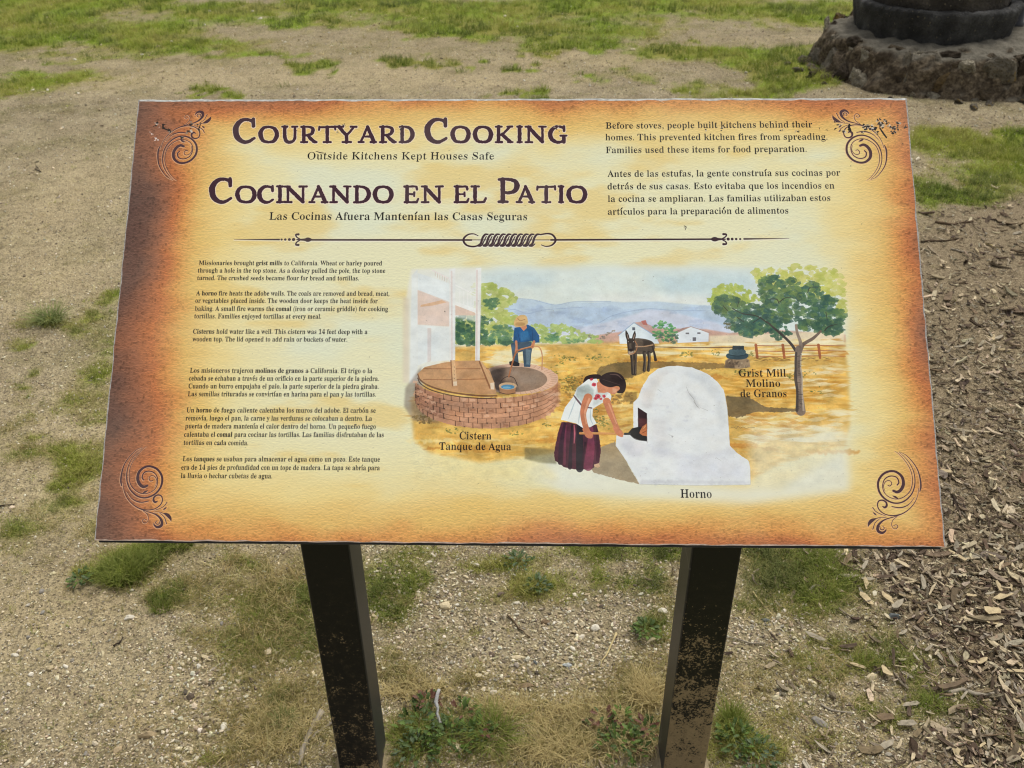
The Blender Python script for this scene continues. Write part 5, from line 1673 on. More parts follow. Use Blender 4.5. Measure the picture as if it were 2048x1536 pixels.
def fixed_mat(name, rgb, rough=.85, var=.3, sc=40, spec=.25, bump=0.0, bsc=60):
    m, nt, b = mat(name, rough, spec)
    tc = N(nt, 'ShaderNodeTexCoord').outputs['Object']
    n = noise_n(nt, tc, sc, 5, .6)
    c = srgb(*rgb)
    lo = tuple(v * (1 - var) for v in c); hi = tuple(min(1, v * (1 + var * .8)) for v in c)
    nt.links.new(ramp(nt, n, [(.3, lo), (.52, c), (.75, hi)]), b.inputs['Base Color'])
    if bump:
        bump_n(nt, noise_n(nt, tc, bsc, 4, .6), b, 1.0, bump)
    return m


CHIP_LAB = {'weathered_wood_grey': 'grey weathered wood chip lying loose %s', 'weathered_wood_tan': 'tan wood chip lying loose %s', 'weathered_wood_brown': 'mid brown wood chip lying loose %s',
            'weathered_wood_dark': 'dark brown bark chip lying loose %s', 'weathered_wood_pale': 'pale cream wood chip lying loose %s'}


def loose_chips():
    """the 300 chips that show largest, each on its own"""
    r = random.Random(77)
    pal = [fixed_mat('weathered_wood_%s' % n, c, .85, .28, 6, .2) for n, c in
           (('grey', (150, 140, 120)), ('tan', (178, 160, 124)), ('brown', (112, 94, 72)), ('dark', (84, 70, 56)), ('pale', (182, 166, 134)))]
    shapes = [chip_mesh(500 + i, [pal[i % 5]]) for i in range(25)]
    n = 0
    while n < 300:
        px, py = r.uniform(1560, 2080), r.uniform(1080, 1570) if r.random() < .8 else r.uniform(430, 1080)
        g = ground_at(px, py)
        _, _, c, _ = fields(g[0:1], g[1:2])
        if r.random() > c[0] * .95 + (.05 if px > 1700 else .012):
            continue
        zone = 'on the mulch beside the board edge' if py < 1080 else ('between grass and mulch, right of the right post' if px < 1860 else 'on the mulch at the bottom right')
        L = r.uniform(.022, .048) * (1.15 if py < 1000 else 1)
        me = shapes[r.randrange(25)]
        link('wood_chip', me, loc=(g[0], g[1], float(ground_h(g[0], g[1])) + r.uniform(.004, .013)), rot=(r.gauss(0, .22), r.gauss(0, .18), r.uniform(0, 6.28)),
             scale=(L, L * r.uniform(.7, 1.25), L * r.uniform(.8, 1.3)), category='wood chip', group='wood chips lying on the mulch',
             label=CHIP_LAB[me.materials[0].name] % zone)
        n += 1


def rock_thing(px, py, size, asp, flat, yaw, m, label, seed, group=None):
    g = ground_at(px, py)
    d = math.hypot(g[0], g[1])
    s = size / FPX * math.hypot(d, CAM_H) / 2
    me = pebble_mesh(seed, 2, flat, .22, [m], 'stone')
    z = float(ground_h(g[0], g[1])) + s * flat * .25
    o = link('stone', me, loc=(g[0], g[1], z), rot=(0, 0, yaw), scale=(s, s * asp, s), label=label, category='stone')
    if group:
        o['group'] = group
    return o


def stones_and_twigs():
    M = {k: fixed_mat('stone_' + k, c, .8, .22, 3, .3, .0, 60) for k, c in
         dict(white=(214, 206, 186), cream=(200, 184, 148), tan=(166, 146, 112), brown=(124, 104, 78), grey=(136, 130, 120), blue=(92, 96, 94), lightblue=(164, 168, 166)).items()}
    for i, (x, y, s, a, f, yaw, k, lab) in enumerate([
        (890, 1214, 24, .8, .7, .3, 'cream', 'rounded pale stone between the two posts, nearer the left one'),
        (1033, 1206, 16, .55, .4, .1, 'white', 'flat bright white stone just below the dark green weeds'),
        (1090, 1245, 20, .65, .6, .2, 'brown', 'small brown stone midway between the posts'),
        (1190, 1257, 22, .7, .6, .5, 'white', 'white stone nearest the right post in the gravel'),
        (1193, 1281, 18, .6, .5, 2.6, 'cream', 'cream stone lying just below the white one near the right post'),
        (1145, 1298, 17, .6, .5, 2.4, 'white', 'small white stone in the gravel between the posts'),
        (1134, 1331, 20, .7, .4, .1, 'lightblue', 'pale bluish flat stone between the posts'),
        (1070, 1326, 13, .6, .6, 2.2, 'blue', 'small grey blue stone left of the bluish flat one'),
        (1034, 1315, 34, .4, .22, .12, 'cream', 'thin flat tan stone flake between the posts'),
        (1048, 1373, 42, .35, .25, .1, 'brown', 'flat brown flake at the edge of the dry grass'),
        (296, 1472, 36, .42, .5, .2, 'tan', 'long tan stone on the bare ground bottom left'),
        (236, 1499, 18, .9, .5, 1.2, 'tan', 'squarish tan stone left of the long one'),
        (203, 1412, 10, .9, .8, 0, 'white', 'tiny white stone alone on the sand bottom left'),
        (259, 1240, 20, .6, .6, .4, 'white', 'whitish stone below the large grass tuft'),
        (447, 1455, 20, .8, .6, 1.4, 'white', 'white stone at the left edge of the dry grass'),
        (1640, 1447, 34, .75, .45, 2.4, 'grey', 'grey flat stone right of the right post'),
        (1532, 1242, 18, .6, .4, 2.9, 'blue', 'small blue grey stone beside the right post'),
        (1786, 1236, 27, .7, .6, .2, 'blue', 'dark blue grey stone at the edge of the mulch'),
        (1744, 1353, 30, .5, .35, .3, 'cream', 'cream stone on the grass left of the mulch'),
        (812, 1391, 20, .5, .5, 2.9, 'white', 'white stone above the weeds by the left post'),
        (30, 1312, 14, .7, .6, 0, 'white', 'small white stone near the left edge of the gravel'),
        (506, 1276, 14, .6, .6, .2, 'blue', 'small dark grey stone in the thin grass left of the post'),
        (932, 1155, 14, .6, .5, 2.6, 'cream', 'cream stone just left of the dark green weeds'),
        (1325, 1222, 20, .7, .5, 0, 'white', 'white stone touching the left side of the right post'),
        (1306, 1280, 26, .4, .3, .5, 'cream', 'pale flake beside the green weed at the right post'),
        (1985, 585, 16, .8, .5, 1.2, 'cream', 'pale stone on the mulch right of the board'),
        (1475, 1390, 14, .7, .6, 0, 'cream', 'small cream stone at the right post in dry grass')]):
        rock_thing(x, y, s, a, f, yaw, M[k], lab, 900 + i)
    r = random.Random(8)
    spec = [(343, 83), (410, 50), (505, 22), (520, 39), (66, 182), (158, 190), (658, 66), (570, 84), (284, 108), (420, 22), (150, 118), (1100, 72), (1035, 55), (96, 182), (1048, 160), (1180, 170), (1010, 35), (720, 20)]
    for i, (x, y) in enumerate(spec):
        rock_thing(x, y, r.uniform(6, 10), .7, .5, r.uniform(0, 3), M['white'], 'small white stone lying in the grass behind the board', 940 + i, 'white stones in the far grass')
    for i in range(70):
        x, y = r.choice([(r.uniform(760, 1330), r.uniform(1130, 1400)), (r.uniform(0, 620), r.uniform(1120, 1530)), (r.uniform(1490, 1760), r.uniform(1240, 1500))])
        k = r.choice(['white', 'cream', 'tan', 'cream', 'grey'])
        where = 'in the gravel between the two posts' if 740 < x < 1350 else ('on the bare ground left of the left post' if x < 740 else 'in the ground between right post and mulch')
        o = rock_thing(x, y, r.uniform(7, 12), r.uniform(.6, .95), r.uniform(.45, .75), r.uniform(0, 3), M[k], 'very small %s stone half sunk %s' % (k, where), 970 + i % 9, 'small stones in the gravel')
    # twigs
    wm = {k: fixed_mat('twig_' + k, c, .9, .3, 90, .2, .001, 200) for k, c in dict(grey=(150, 140, 122), brown=(92, 76, 58), dark=(58, 48, 40), straw=(186, 168, 122), white=(176, 174, 170)).items()}

    def twig(pts, rad, k, label, lift=.004, zs=None):
        n = len(pts); V, F = [], []
        C = []
        for i, p in enumerate(pts):
            g = ground_at(*p)
            C.append(Vector((g[0], g[1], float(ground_h(g[0], g[1])) + lift + (zs[i] if zs else 0))))
        base = C[0].copy()
        rr = random.Random(int(pts[0][0]))
        fine = []
        for i in range(n - 1):
            for t in (0, .33, .66):
                q = C[i].lerp(C[i + 1], t); fine.append(q + Vector((rr.gauss(0, 1), rr.gauss(0, 1), 0)) * rad * .5)
        fine.append(C[-1])
        m = len(fine)
        for i, c in enumerate(fine):
            d = (fine[min(i + 1, m - 1)] - fine[max(i - 1, 0)]).normalized()
            u = d.cross(Vector((0, 0, 1)))
            if u.length < .1:
                u = Vector((1, 0, 0))
            u.normalize(); w = d.cross(u)
            R = rad * (1 - .5 * i / m) * (1 + rr.gauss(0, .16))
            for j in range(6):
                a = j / 6 * 6.283
                V.append(c - base + (u * math.cos(a) + w * math.sin(a)) * R)
        for i in range(m - 1):
            for j in range(6):
                F.append((i * 6 + j, i * 6 + (j + 1) % 6, (i + 1) * 6 + (j + 1) % 6, (i + 1) * 6 + j))
        F.append(tuple(range(5, -1, -1))); F.append(tuple((m - 1) * 6 + j for j in range(6)))
        link('twig', mesh('twig', V, F, [wm[k]], True), loc=base, label=label, category='twig')
    twig([(1017, 1233), (1038, 1258), (1060, 1277)], .0022, 'brown', 'thin brown twig on the gravel midway between the posts')
    twig([(1233, 1270), (1218, 1300), (1201, 1335)], .0026, 'straw', 'straight pale stick in the gravel left of the right post')
    twig([(640, 1425), (617, 1468), (607, 1500), (598, 1532)], .006, 'grey', 'thick forked grey stick left of the left post')
    twig([(668, 1448), (642, 1462), (617, 1484)], .003, 'grey', 'thin side branch resting on the thick grey stick')
    twig([(508, 1262), (506, 1282), (505, 1298)], .0014, 'grey', 'short fine pale twig in the thin grass left of the post')
    twig([(1505, 1185), (1525, 1212), (1548, 1238)], .002, 'straw', 'fine straw coloured stalk right of the right post')
    twig([(228, 1296), (240, 1290), (247, 1280)], .002, 'dark', 'small dark curved twig on the sand at the left')
    twig([(880, 1408), (872, 1436), (884, 1470)], .0045, 'white', 'knobbly grey white stick standing in the weeds by the left post', .01, [.035, .02, 0])
    twig([(1400, 1290), (1460, 1276), (1500, 1290), (1530, 1290)], .0022, 'grey', 'bent grey twig beside the right post')
    twig([(1900, 500), (1935, 508)], .005, 'grey', 'short pale branch on the mulch right of the board')
    twig([(1840, 485), (1880, 484), (1925, 480)], .004, 'brown', 'long brown stick on the mulch beside the board edge')
    twig([(1970, 490), (1998, 500)], .004, 'straw', 'short tan stick on the mulch far right')
    twig([(1870, 448), (1905, 452), (1945, 446)], .006, 'brown', 'dark bark strip at the upper edge of the mulch')
    twig([(1640, 1410), (1668, 1424), (1700, 1428)], .0025, 'grey', 'pale grey twig above the grey flat stone')
    twig([(0, 1015), (30, 1012)], .002, 'dark', 'dark twig at the left edge beside the board')
    twig([(70, 338), (82, 343), (72, 331)], .002, 'dark', 'small dark curl of twig on the sand upper left')
    twig([(1900, 1500), (1950, 1520), (1990, 1530)], .004, 'grey', 'long grey stick on the mulch bottom right')
    twig([(1880, 1378), (1945, 1388), (2000, 1392)], .006, 'grey', 'large weathered grey stick lying on the mulch')


def plants(gm):
    greens = [fixed_mat('leaf_green', (62, 80, 28), .6, .3, 60, .3), fixed_mat('leaf_bright_green', (84, 106, 38), .6, .3, 60, .3), fixed_mat('leaf_reddish', (96, 62, 46), .6, .3, 60, .3), fixed_mat('leaf_grey_green', (78, 92, 62), .6, .3, 60, .3)]

    def leaf(seed, m):
        r = random.Random(seed)
        n = 7
        V = [(0, 0, 0)]; F = []
        for i in range(1, n):
            t = i / n
            w = .20 * math.sin(math.pi * min(1, t * 1.02)) ** .8 * (1 + .75 * (i % 2) - .3) * r.uniform(.8, 1.1)
            z = .28 * t - .38 * t * t
            V += [(t, -w, z + .06), (t, 0, z), (t, w, z + .06)]
        V.append((1, 0, -.12))
        k = lambda i, j: 1 + (i - 1) * 3 + j
        F += [(0, k(1, 0), k(1, 1)), (0, k(1, 1), k(1, 2))]
        for i in range(1, n - 1):
            for j in (0, 1):
                F.append((k(i, j), k(i + 1, j), k(i + 1, j + 1), k(i, j + 1)))
        e = len(V) - 1
        F += [(k(n - 1, 0), e, k(n - 1, 1)), (k(n - 1, 1), e, k(n - 1, 2))]
        return mesh('leaf', V, F, [m], True)
    lv = [[leaf(10 * a + b, m) for b in range(3)] for a, m in enumerate(greens)]

    def weed(px, py, R, n, mix, label, seed, tall=.5):
        r = random.Random(seed)
        g = ground_at(px, py)
        z = float(ground_h(g[0], g[1]))
        t = link('weed', None, loc=(g[0], g[1], z), label=label, category='weed')
        for i in range(int(n * 3.0)):
            a = r.uniform(0, 6.283); rad = R * math.sqrt(r.random()) * .75
            el = r.uniform(.1, .9) * tall
            s = r.uniform(.009, .019)
            lz = .004 + tall * .035 * (1 - rad / R) * r.uniform(.5, 1.2)
            link('leaf', r.choice(lv[r.choice(mix)]), t, loc=(rad * math.cos(a), rad * math.sin(a), lz), rot=(r.gauss(0, .3), -el, a + r.gauss(0, .5)), scale=(s, s * r.uniform(.8, 1.2), s))
        # the stalks below
        V, F = [], []
        for i in range(9):
            a = r.uniform(0, 6.283)
            v, f, _ = blade_geo(r, R * r.uniform(.5, .9), .0016, r.uniform(.8, 1.8), 0, 0, a)
            o = len(V); V += v; F += [tuple(j + o for j in q) for q in f]
        link('stem', mesh('stem', V, F, [greens[1]]), t)
        return t
    weed(840, 1462, .055, 26, [0, 0, 1, 0, 3, 0], 'dense dark green weed just right of the left post', 1, 1.)
    weed(900, 1490, .06, 28, [0, 1, 1, 0], 'bright green leafy weed below the grey white stick', 2, 1.)
    weed(832, 1512, .05, 22, [3, 0, 0], 'greyish green weed at the foot of the left post', 3, .8)
    weed(925, 1440, .045, 18, [0, 2, 1, 0], 'green weed with red tips right of the grey white stick', 4, .9)
    weed(855, 1415, .03, 12, [2, 2, 0], 'small reddish weed above the dark green one by the left post', 5, 1.)
    weed(955, 1475, .04, 14, [1, 2, 0], 'straggly weed with orange leaves furthest from the left post', 6, .9)
    weed(1240, 1500, .06, 28, [0, 0, 1], 'dense green weed left of the right post at the bottom edge', 7, 1.)
    weed(1290, 1478, .045, 18, [0, 2, 0, 2], 'reddish green weed close to the right post', 8, .9)
    weed(1205, 1455, .04, 12, [2, 2, 0], 'sparse red weed in the dry grass left of the right post', 9, .9)
    weed(1240, 1450, .02, 5, [1], 'yellow green seedling with long leaves above the dense weed', 10, 1.6)
    weed(1475, 1490, .05, 24, [0, 0, 1], 'dark green weed just right of the right post', 11, .9)
    weed(1510, 1512, .05, 20, [0, 3], 'low dark weed at the bottom right of the right post', 12, .7)
    weed(1290, 1268, .035, 18, [0, 1], 'small green weed left of the right post higher up', 13, .7)
    weed(165, 1167, .03, 16, [0, 3, 1], 'small green weed left of the large grass tuft', 14, .6)
    weed(1075, 1175, .035, 18, [0, 3], 'dark green spreading weed below the board centre', 15, .5)
    weed(1035, 1128, .04, 16, [0, 3], 'dark grey green weed directly under the board edge', 16, .5)

    # individual grass tufts
    tm = [tint_const(gm, 'tuft_blade_bright', (96, 118, 32)), tint_const(gm, 'tuft_blade_dull', (104, 122, 66)), tint_const(gm, 'tuft_blade_dry', (198, 180, 130))]

    def tuft(px, py, rx, ry, n, L, m, label, seed, lean=(.2, 1.1), w=.0018):
        r = random.Random(seed)
        c = ground_at(px, py)
        ax = abs(ground_at(px + rx, py)[0] - c[0]); ay = abs(ground_at(px, py - ry)[1] - c[1])
        V, F, A = [], [], []
        for _ in range(n):
            a = r.uniform(0, 6.283); q = math.sqrt(r.random())
            v, f, al = blade_geo(r, r.uniform(*L), w * r.uniform(.7, 1.4), r.uniform(*lean), ax * q * math.cos(a), ay * q * math.sin(a), (a + r.gauss(0, .9)) if m is not tm[2] else r.uniform(0, 6.283), 4)
            o = len(V); V += v; A += al; F += [tuple(i + o for i in s) for s in f]
        me = mesh('grass_tuft', V, F, [m])
        at = me.attributes.new('along', 'FLOAT', 'POINT'); at.data.foreach_set('value', A)
        link('grass_tuft', me, loc=(c[0], c[1], float(ground_h(c[0], c[1])) - .002), label=label, category='grass tuft')
    tuft(250, 1150, 46, 26, 900, (.025, .055), tm[0], 'large bright green grass tuft left of the left post', 1)
    tuft(300, 1122, 34, 16, 380, (.015, .035), tm[0], 'green grass strip leading from the large tuft to the board', 2)
    tuft(355, 1096, 34, 10, 320, (.018, .04), tm[0], 'green grass tuft at the lower edge of the board', 3)
    tuft(100, 642, 22, 9, 240, (.04, .09), tm[1], 'spiky dull green tuft alone on the sand left of the board', 4, (.9, 1.6), .0026)
    tuft(325, 1222, 20, 9, 140, (.012, .025), tm[0], 'small green tuft below the large one', 5)
    tuft(1465, 1455, 20, 26, 300, (.025, .06), tm[0], 'long green grass growing against the right post', 6)
    tuft(985, 1475, 34, 26, 260, (.03, .07), tm[0], 'long drooping grass right of the leafy weeds', 7, (.7, 1.6), .0014)
    tuft(1160, 1440, 100, 34, 520, (.02, .045), tm[2], 'straw coloured dry tuft between the posts', 8, (.4, 1.4), .0016)
    tuft(1290, 1390, 30, 30, 420, (.025, .055), tm[2], 'tall dry grass leaning beside the right post', 9, (.3, 1.2), .0016)
    tuft(560, 1460, 70, 50, 560, (.015, .035), tm[2], 'dry brown tuft beside the thick grey stick', 10, (.5, 1.5), .0016)
    tuft(1110, 1505, 80, 28, 480, (.02, .05), tm[2], 'dry straw tuft at the bottom between the weeds', 11, (.5, 1.5), .0016)
    tuft(830, 1385, 70, 18, 460, (.015, .035), tm[2], 'pale dry grass above the leafy weeds by the left post', 13, (.5, 1.5), .0015)
    tuft(1010, 1420, 60, 22, 420, (.018, .04), tm[2], 'thin straw tuft right of the drooping green grass', 14, (.4, 1.4), .0015)
    tuft(835, 1480, 60, 36, 260, (.02, .05), tm[0], 'green grass blades among the leaves right of the left post', 15, (.4, 1.4), .0013)
    tuft(1250, 1490, 60, 30, 260, (.02, .05), tm[2], 'dry blades among the leaves left of the right post', 16, (.4, 1.4), .0016)
    tuft(570, 1445, 16, 12, 120, (.02, .035), tm[1], 'small green tuft in the dry grass left of the left post', 12)


def tint_const(gm, name, rgb):
    m = gm.copy(); m.name = name
    nt = m.node_tree
    for n in list(nt.nodes):
        if n.type == 'ATTRIBUTE' and n.attribute_name == 'tint':
            c = nt.nodes.new('ShaderNodeRGB'); c.outputs[0].default_value = (*srgb(*rgb), 1)
            for l in list(n.outputs['Color'].links):
                nt.links.new(c.outputs[0], l.to_socket)
            nt.nodes.remove(n)
    return m

# ------------------------------------------------------------------ the sign
S_W = 1.067
YAW = -0.02573
EX = Vector((math.cos(YAW), math.sin(YAW), 0)); EY = Vector((-math.sin(YAW), math.cos(YAW), 0)); EZ = Vector((0, 0, 1))
PC = Vector((0.00773, 1.02187, -0.55408)) * S_W + Vector((0, 0, CAM_H))
UP = (EY + EZ).normalized(); NRM = (EZ - EY).normalized()
PW, PH = S_W, S_W / 1.75
POST_W = 0.0749
POST_C = []
for _x in (-.27442, .27892):
    _p = PC + EX * (_x * S_W) + EY * (-.04164 * S_W + POST_W / 2)
    POST_C.append((_p.x, _p.y))


def sign():
    base = link('interpretive_sign', None, loc=(PC.x, PC.y, 0), rot=(0, 0, YAW), category='information sign',
                label='slanted bilingual information board about courtyard cooking on two black posts')
    W2L = Matrix.Translation((PC.x, PC.y, 0)) @ Matrix.Rotation(YAW, 4, 'Z')
    IL = W2L.inverted()
    im = make_print()
    m, nt, b = mat('printed_board', .5, .12)
    tc = N(nt, 'ShaderNodeTexCoord')
    ti = N(nt, 'ShaderNodeTexImage'); ti.image = im; ti.extension = 'EXTEND'
    nt.links.new(tc.outputs['UV'], ti.inputs[0])
    # a little fading and dust over the ink
    n = noise_n(nt, tc.outputs['Object'], 9, 5, .6)
    col = mixc(nt, ramp(nt, n, [(.45, (0, 0, 0)), (.75, (.07, .07, .07))]), ti.outputs[0], srgb(214, 206, 184))
    nt.links.new(col, b.inputs['Base Color'])
    nt.links.new(ramp(nt, n, [(.35, (.36,) * 3), (.7, (.52,) * 3)]), b.inputs['Roughness'])
    bump_n(nt, noise_n(nt, tc.outputs['Object'], 900, 2, .6), b, .25, .0004)
    edge = fixed_mat('board_edge', (150, 144, 134), .7, .35, 60)
    t = .006
    # the face: slightly uneven rim where the film has chipped
    me = bpy.data.meshes.new('board')
    r = random.Random(3)
    nx, ny = 60, 34
    V, F, UVS, MI = [], [], [], []
    for j in range(ny + 1):
        for i in range(nx + 1):
            u, v = i / nx, j / ny
            x = (u - .5) * PW; y = (v - .5) * PH
            if i in (0, nx) and 0 < j < ny:
                x += r.uniform(-.0006, .0006)
            if j in (0, ny) and 0 < i < nx:
                y += r.uniform(-.0006, .0006)
            V.append(PC + EX * x + UP * y)
    for j in range(ny):
        for i in range(nx):
            a = j * (nx + 1) + i
            F.append((a, a + 1, a + nx + 2, a + nx + 1)); MI.append(0)
            UVS.append([(i / nx, j / ny), ((i + 1) / nx, j / ny), ((i + 1) / nx, (j + 1) / ny), (i / nx, (j + 1) / ny)])
    rim = [i for i in range(nx + 1)] + [j * (nx + 1) + nx for j in range(1, ny + 1)] + [ny * (nx + 1) + i for i in range(nx - 1, -1, -1)] + [j * (nx + 1) for j in range(ny - 1, 0, -1)]
    o = len(V)
    for q in rim:
        V.append(V[q] - NRM * t)
    k = len(rim)
    for i in range(k):
        j = (i + 1) % k
        F.append((rim[j], rim[i], o + i, o + j)); MI.append(1); UVS.append([(0, 0)] * 4)
    F.append(tuple(o + i for i in range(k))[::-1]); MI.append(1); UVS.append([(0, 0)] * k)
    me = mesh('board', [IL @ v for v in V], F, [m, edge])
    me.polygons.foreach_set('material_index', MI)
    uv = me.uv_layers.new(name='UVMap')
    uv.data.foreach_set('uv', [c for f in UVS for p in f for c in p])
    me.update()
    board = link('board', me, base, label='printed board with brown parchment border')
    # backing frame and rails
    dark = fixed_mat('black_painted_steel', (30, 30, 30), .5, .3, 20, .4)

    def slab(name, x0, x1, y0, y1, z0, z1, parent, mm):
        P = [PC + EX * x + UP * y - NRM * z for z in (z0, z1) for x, y in ((x0, y0), (x1, y0), (x1, y1), (x0, y1))]
        f = [(0, 1, 2, 3), (7, 6, 5, 4), (0, 4, 5, 1), (1, 5, 6, 2), (2, 6, 7, 3), (3, 7, 4, 0)]
        return link(name, mesh(name, [IL @ v for v in P], f, [mm]), parent)
    slab('backing_plate', -PW / 2 + .003, PW / 2 - .003, -PH / 2 - .0022, PH / 2 - .004, t + .0005, t + .0085, base, fixed_mat('backing_steel', (58, 56, 54), .6, .35, 30, .3))
    for x in (-.27442 * S_W, .27892 * S_W):
        slab('bracket', x - .07, x + .07, -.17, .13, t + .009, t + .017, base, dark)
    # posts
    pm, pt, pb = mat('weathered_black_paint', .5, .25)
    g = N(pt, 'ShaderNodeTexCoord').outputs['Object']
    sx = N(pt, 'ShaderNodeSeparateXYZ'); pt.links.new(g, sx.inputs[0])
    z = sx.outputs['Z']
    n1 = noise_n(pt, g, 14, 5, .62); n2 = noise_n(pt, g, 260, 4, .75); n3 = noise_n(pt, g, 95, 5, .75)
    nf = N(pt, 'ShaderNodeTexCoord').outputs['Normal']
    nx_ = N(pt, 'ShaderNodeSeparateXYZ'); pt.links.new(nf, nx_.inputs[0])
    front = mth(pt, 'GREATER_THAN', mth(pt, 'MULTIPLY', nx_.outputs['Y'], -1), .5)
    hgt = N(pt, 'ShaderNodeMapRange'); hgt.inputs['From Min'].default_value = .56; hgt.inputs['From Max'].default_value = .02
    pt.links.new(z, hgt.inputs['Value'])
    thr = N(pt, 'ShaderNodeAttribute', attribute_name='dust').outputs['Fac']
    amt = mth(pt, 'MULTIPLY', hgt.outputs[0], thr)
    amt = mth(pt, 'ADD', amt, mth(pt, 'MULTIPLY', mth(pt, 'ADD', n1, -.5), 1.15))
    spk = mth(pt, 'GREATER_THAN', mth(pt, 'ADD', mth(pt, 'ADD', mth(pt, 'MULTIPLY', n2, 1.3), mth(pt, 'MULTIPLY', n3, .8)), amt), 1.50)
    spk = mth(pt, 'MULTIPLY', spk, front)
    few = mth(pt, 'GREATER_THAN', noise_n(pt, g, 320, 2, .5), .73)
    wash_ = mth(pt, 'MULTIPLY', mth(pt, 'MULTIPLY', smooth_node(pt, n3, .45, .8), hgt.outputs[0], True), .25)
    dirt = mixc(pt, n3, srgb(120, 102, 76), srgb(176, 154, 116))
    c = mixc(pt, wash_, (.008, .008, .008), dirt)
    c = mixc(pt, mth(pt, 'MULTIPLY', few, .5), c, dirt)
    c = mixc(pt, mth(pt, 'MULTIPLY', spk, .85), c, dirt)
    # sides clean, with scratches; a lighter grey paints in light the shaded front lacks
    side = mth(pt, 'GREATER_THAN', mth(pt, 'ABSOLUTE', nx_.outputs['X']), .5)
    wv = N(pt, 'ShaderNodeTexWave'); wv.inputs['Scale'].default_value = 2.3; wv.inputs['Distortion'].default_value = 9; wv.inputs['Detail'].default_value = 1.5
    pt.links.new(g, wv.inputs['Vector'])
    scr = mth(pt, 'GREATER_THAN', wv.outputs['Fac'], .9985)
    c = mixc(pt, mth(pt, 'MULTIPLY', side, mth(pt, 'SUBTRACT', 1, mth(pt, 'MULTIPLY', spk, 1))), c, mixc(pt, mth(pt, 'MULTIPLY', scr, .4), srgb(50, 50, 50), srgb(110, 108, 104)))
    pt.links.new(c, pb.inputs['Base Color'])
    pt.links.new(mth(pt, 'ADD', .42, mth(pt, 'MULTIPLY', spk, .45)), pb.inputs['Roughness'])
    bump_n(pt, mth(pt, 'ADD', mth(pt, 'MULTIPLY', spk, .5), n2), pb, .3, .0006)
    conc = fixed_mat('rough_concrete', (142, 128, 100), .95, .3, 40, .15, .003, 160)
    h = POST_W / 2
    for i, (cx, cy) in enumerate(POST_C):
        c0 = IL @ Vector((cx, cy, 0))
        zt = lambda ly: PC.z + (ly) - (t + .018) * 1.4142
        V, F = [], []
        rad = .004
        prof = []
        for sx_, sy_, a0 in ((1, 1, 0), (-1, 1, 90), (-1, -1, 180), (1, -1, 270)):
            for q in (0, 30, 60, 90):
                a = math.radians(a0 + q)
                prof.append((sx_ * (h - rad) + rad * math.cos(a), sy_ * (h - rad) + rad * math.sin(a)))
        n = len(prof)
        levels = 12
        for L in range(levels + 1):
            for (x, y) in prof:
                top = zt(c0.y + y)
                V.append((x, y, -.05 + (top + .05) * L / levels))
        for L in range(levels):
            for j in range(n):
                k2 = (j + 1) % n
                F.append((L * n + j, L * n + k2, (L + 1) * n + k2, (L + 1) * n + j))
        F.append(tuple(range(n))[::-1]); F.append(tuple(levels * n + j for j in range(n)))
        me = mesh('post', V, F, [pm])
        a = me.attributes.new('dust', 'FLOAT', 'POINT'); a.data.foreach_set('value', [(.40, .74)[i]] * len(V))
        link('post', me, base, loc=c0, label=('left post with a light film of dirt near the ground', 'right post with heavy dried mud on its lower front')[i])
        # footing: a rough collar of concrete round the post
        V, F = [], []
        r2 = np.random.default_rng(20 + i)
        nr, na = 6, 28
        for q in range(nr):
            f = q / (nr - 1)
            for a_ in range(na):
                an = a_ / na * 2 * math.pi
                sq = 1 / max(abs(math.cos(an)), abs(math.sin(an)))
                inner = h * sq * .98
                outer = .046 + .020 * vnoise(np.array(math.cos(an) * 2 + 5), np.array(math.sin(an) * 2 + 5), 3 + i) + .008
                rr = inner + (max(outer, inner + .012) - inner) * f
                zz = (.010 + .006 * i) * (1 - f) ** .8 - .02 * f ** 3 + float(r2.normal(0, .0016))
                V.append((rr * math.cos(an), rr * math.sin(an), zz))
        for q in range(nr - 1):
            for a_ in range(na):
                b_ = (a_ + 1) % na
                F.append((q * na + a_, (q + 1) * na + a_, (q + 1) * na + b_, q * na + b_))
        link('footing', mesh('footing', V, F, [conc], True), base, loc=c0)
    return base


def smooth_node(nt, v, a, b):
    m = N(nt, 'ShaderNodeMapRange'); m.interpolation_type = 'SMOOTHSTEP'
    m.inputs['From Min'].default_value = a; m.inputs['From Max'].default_value = b
    nt.links.new(v, m.inputs['Value'])
    return m.outputs[0]

# ------------------------------------------------------------------ the old mill


def lathe(name, prof, mats, na=96, noise=0.0, nsc=6, seed=0, dents=0.0):
    V, F = [], []
    P = []
    for (r0, z0), (r1, z1) in zip(prof[:-1], prof[1:]):
        k = max(1, int(math.hypot(r1 - r0, z1 - z0) / .022))
        for i in range(k):
            P.append((r0 + (r1 - r0) * i / k, z0 + (z1 - z0) * i / k))
    P.append(prof[-1])
    A = np.linspace(0, 2 * np.pi, na, endpoint=False)
    for r_, z_ in P:
        x = np.cos(A); y = np.sin(A)
        n = (fbm(x * r_ * nsc + 30 + z_ * nsc * .6, y * r_ * nsc + 30 + z_ * nsc, seed, 4) - .5) * 2 * noise
        n2 = (fbm(x * r_ * nsc * 3 + 10 - z_ * nsc * 2, y * r_ * nsc * 3 + z_ * nsc * 3, seed + 5, 3) - .5) * 2 * dents
        rr = np.maximum(r_ + (n + n2) * (1 if r_ > .02 else 0), .0)
        for k in range(na):
            V.append((x[k] * rr[k], y[k] * rr[k], z_ + n2[k] * .8))
    m = len(P)
    for i in range(m - 1):
        for k in range(na):
            j = (k + 1) % na
            F.append((i * na + k, i * na + j, (i + 1) * na + j, (i + 1) * na + k))
    F.append(tuple((m - 1) * na + k for k in range(na)))
    return mesh(name, V, F, mats, True)


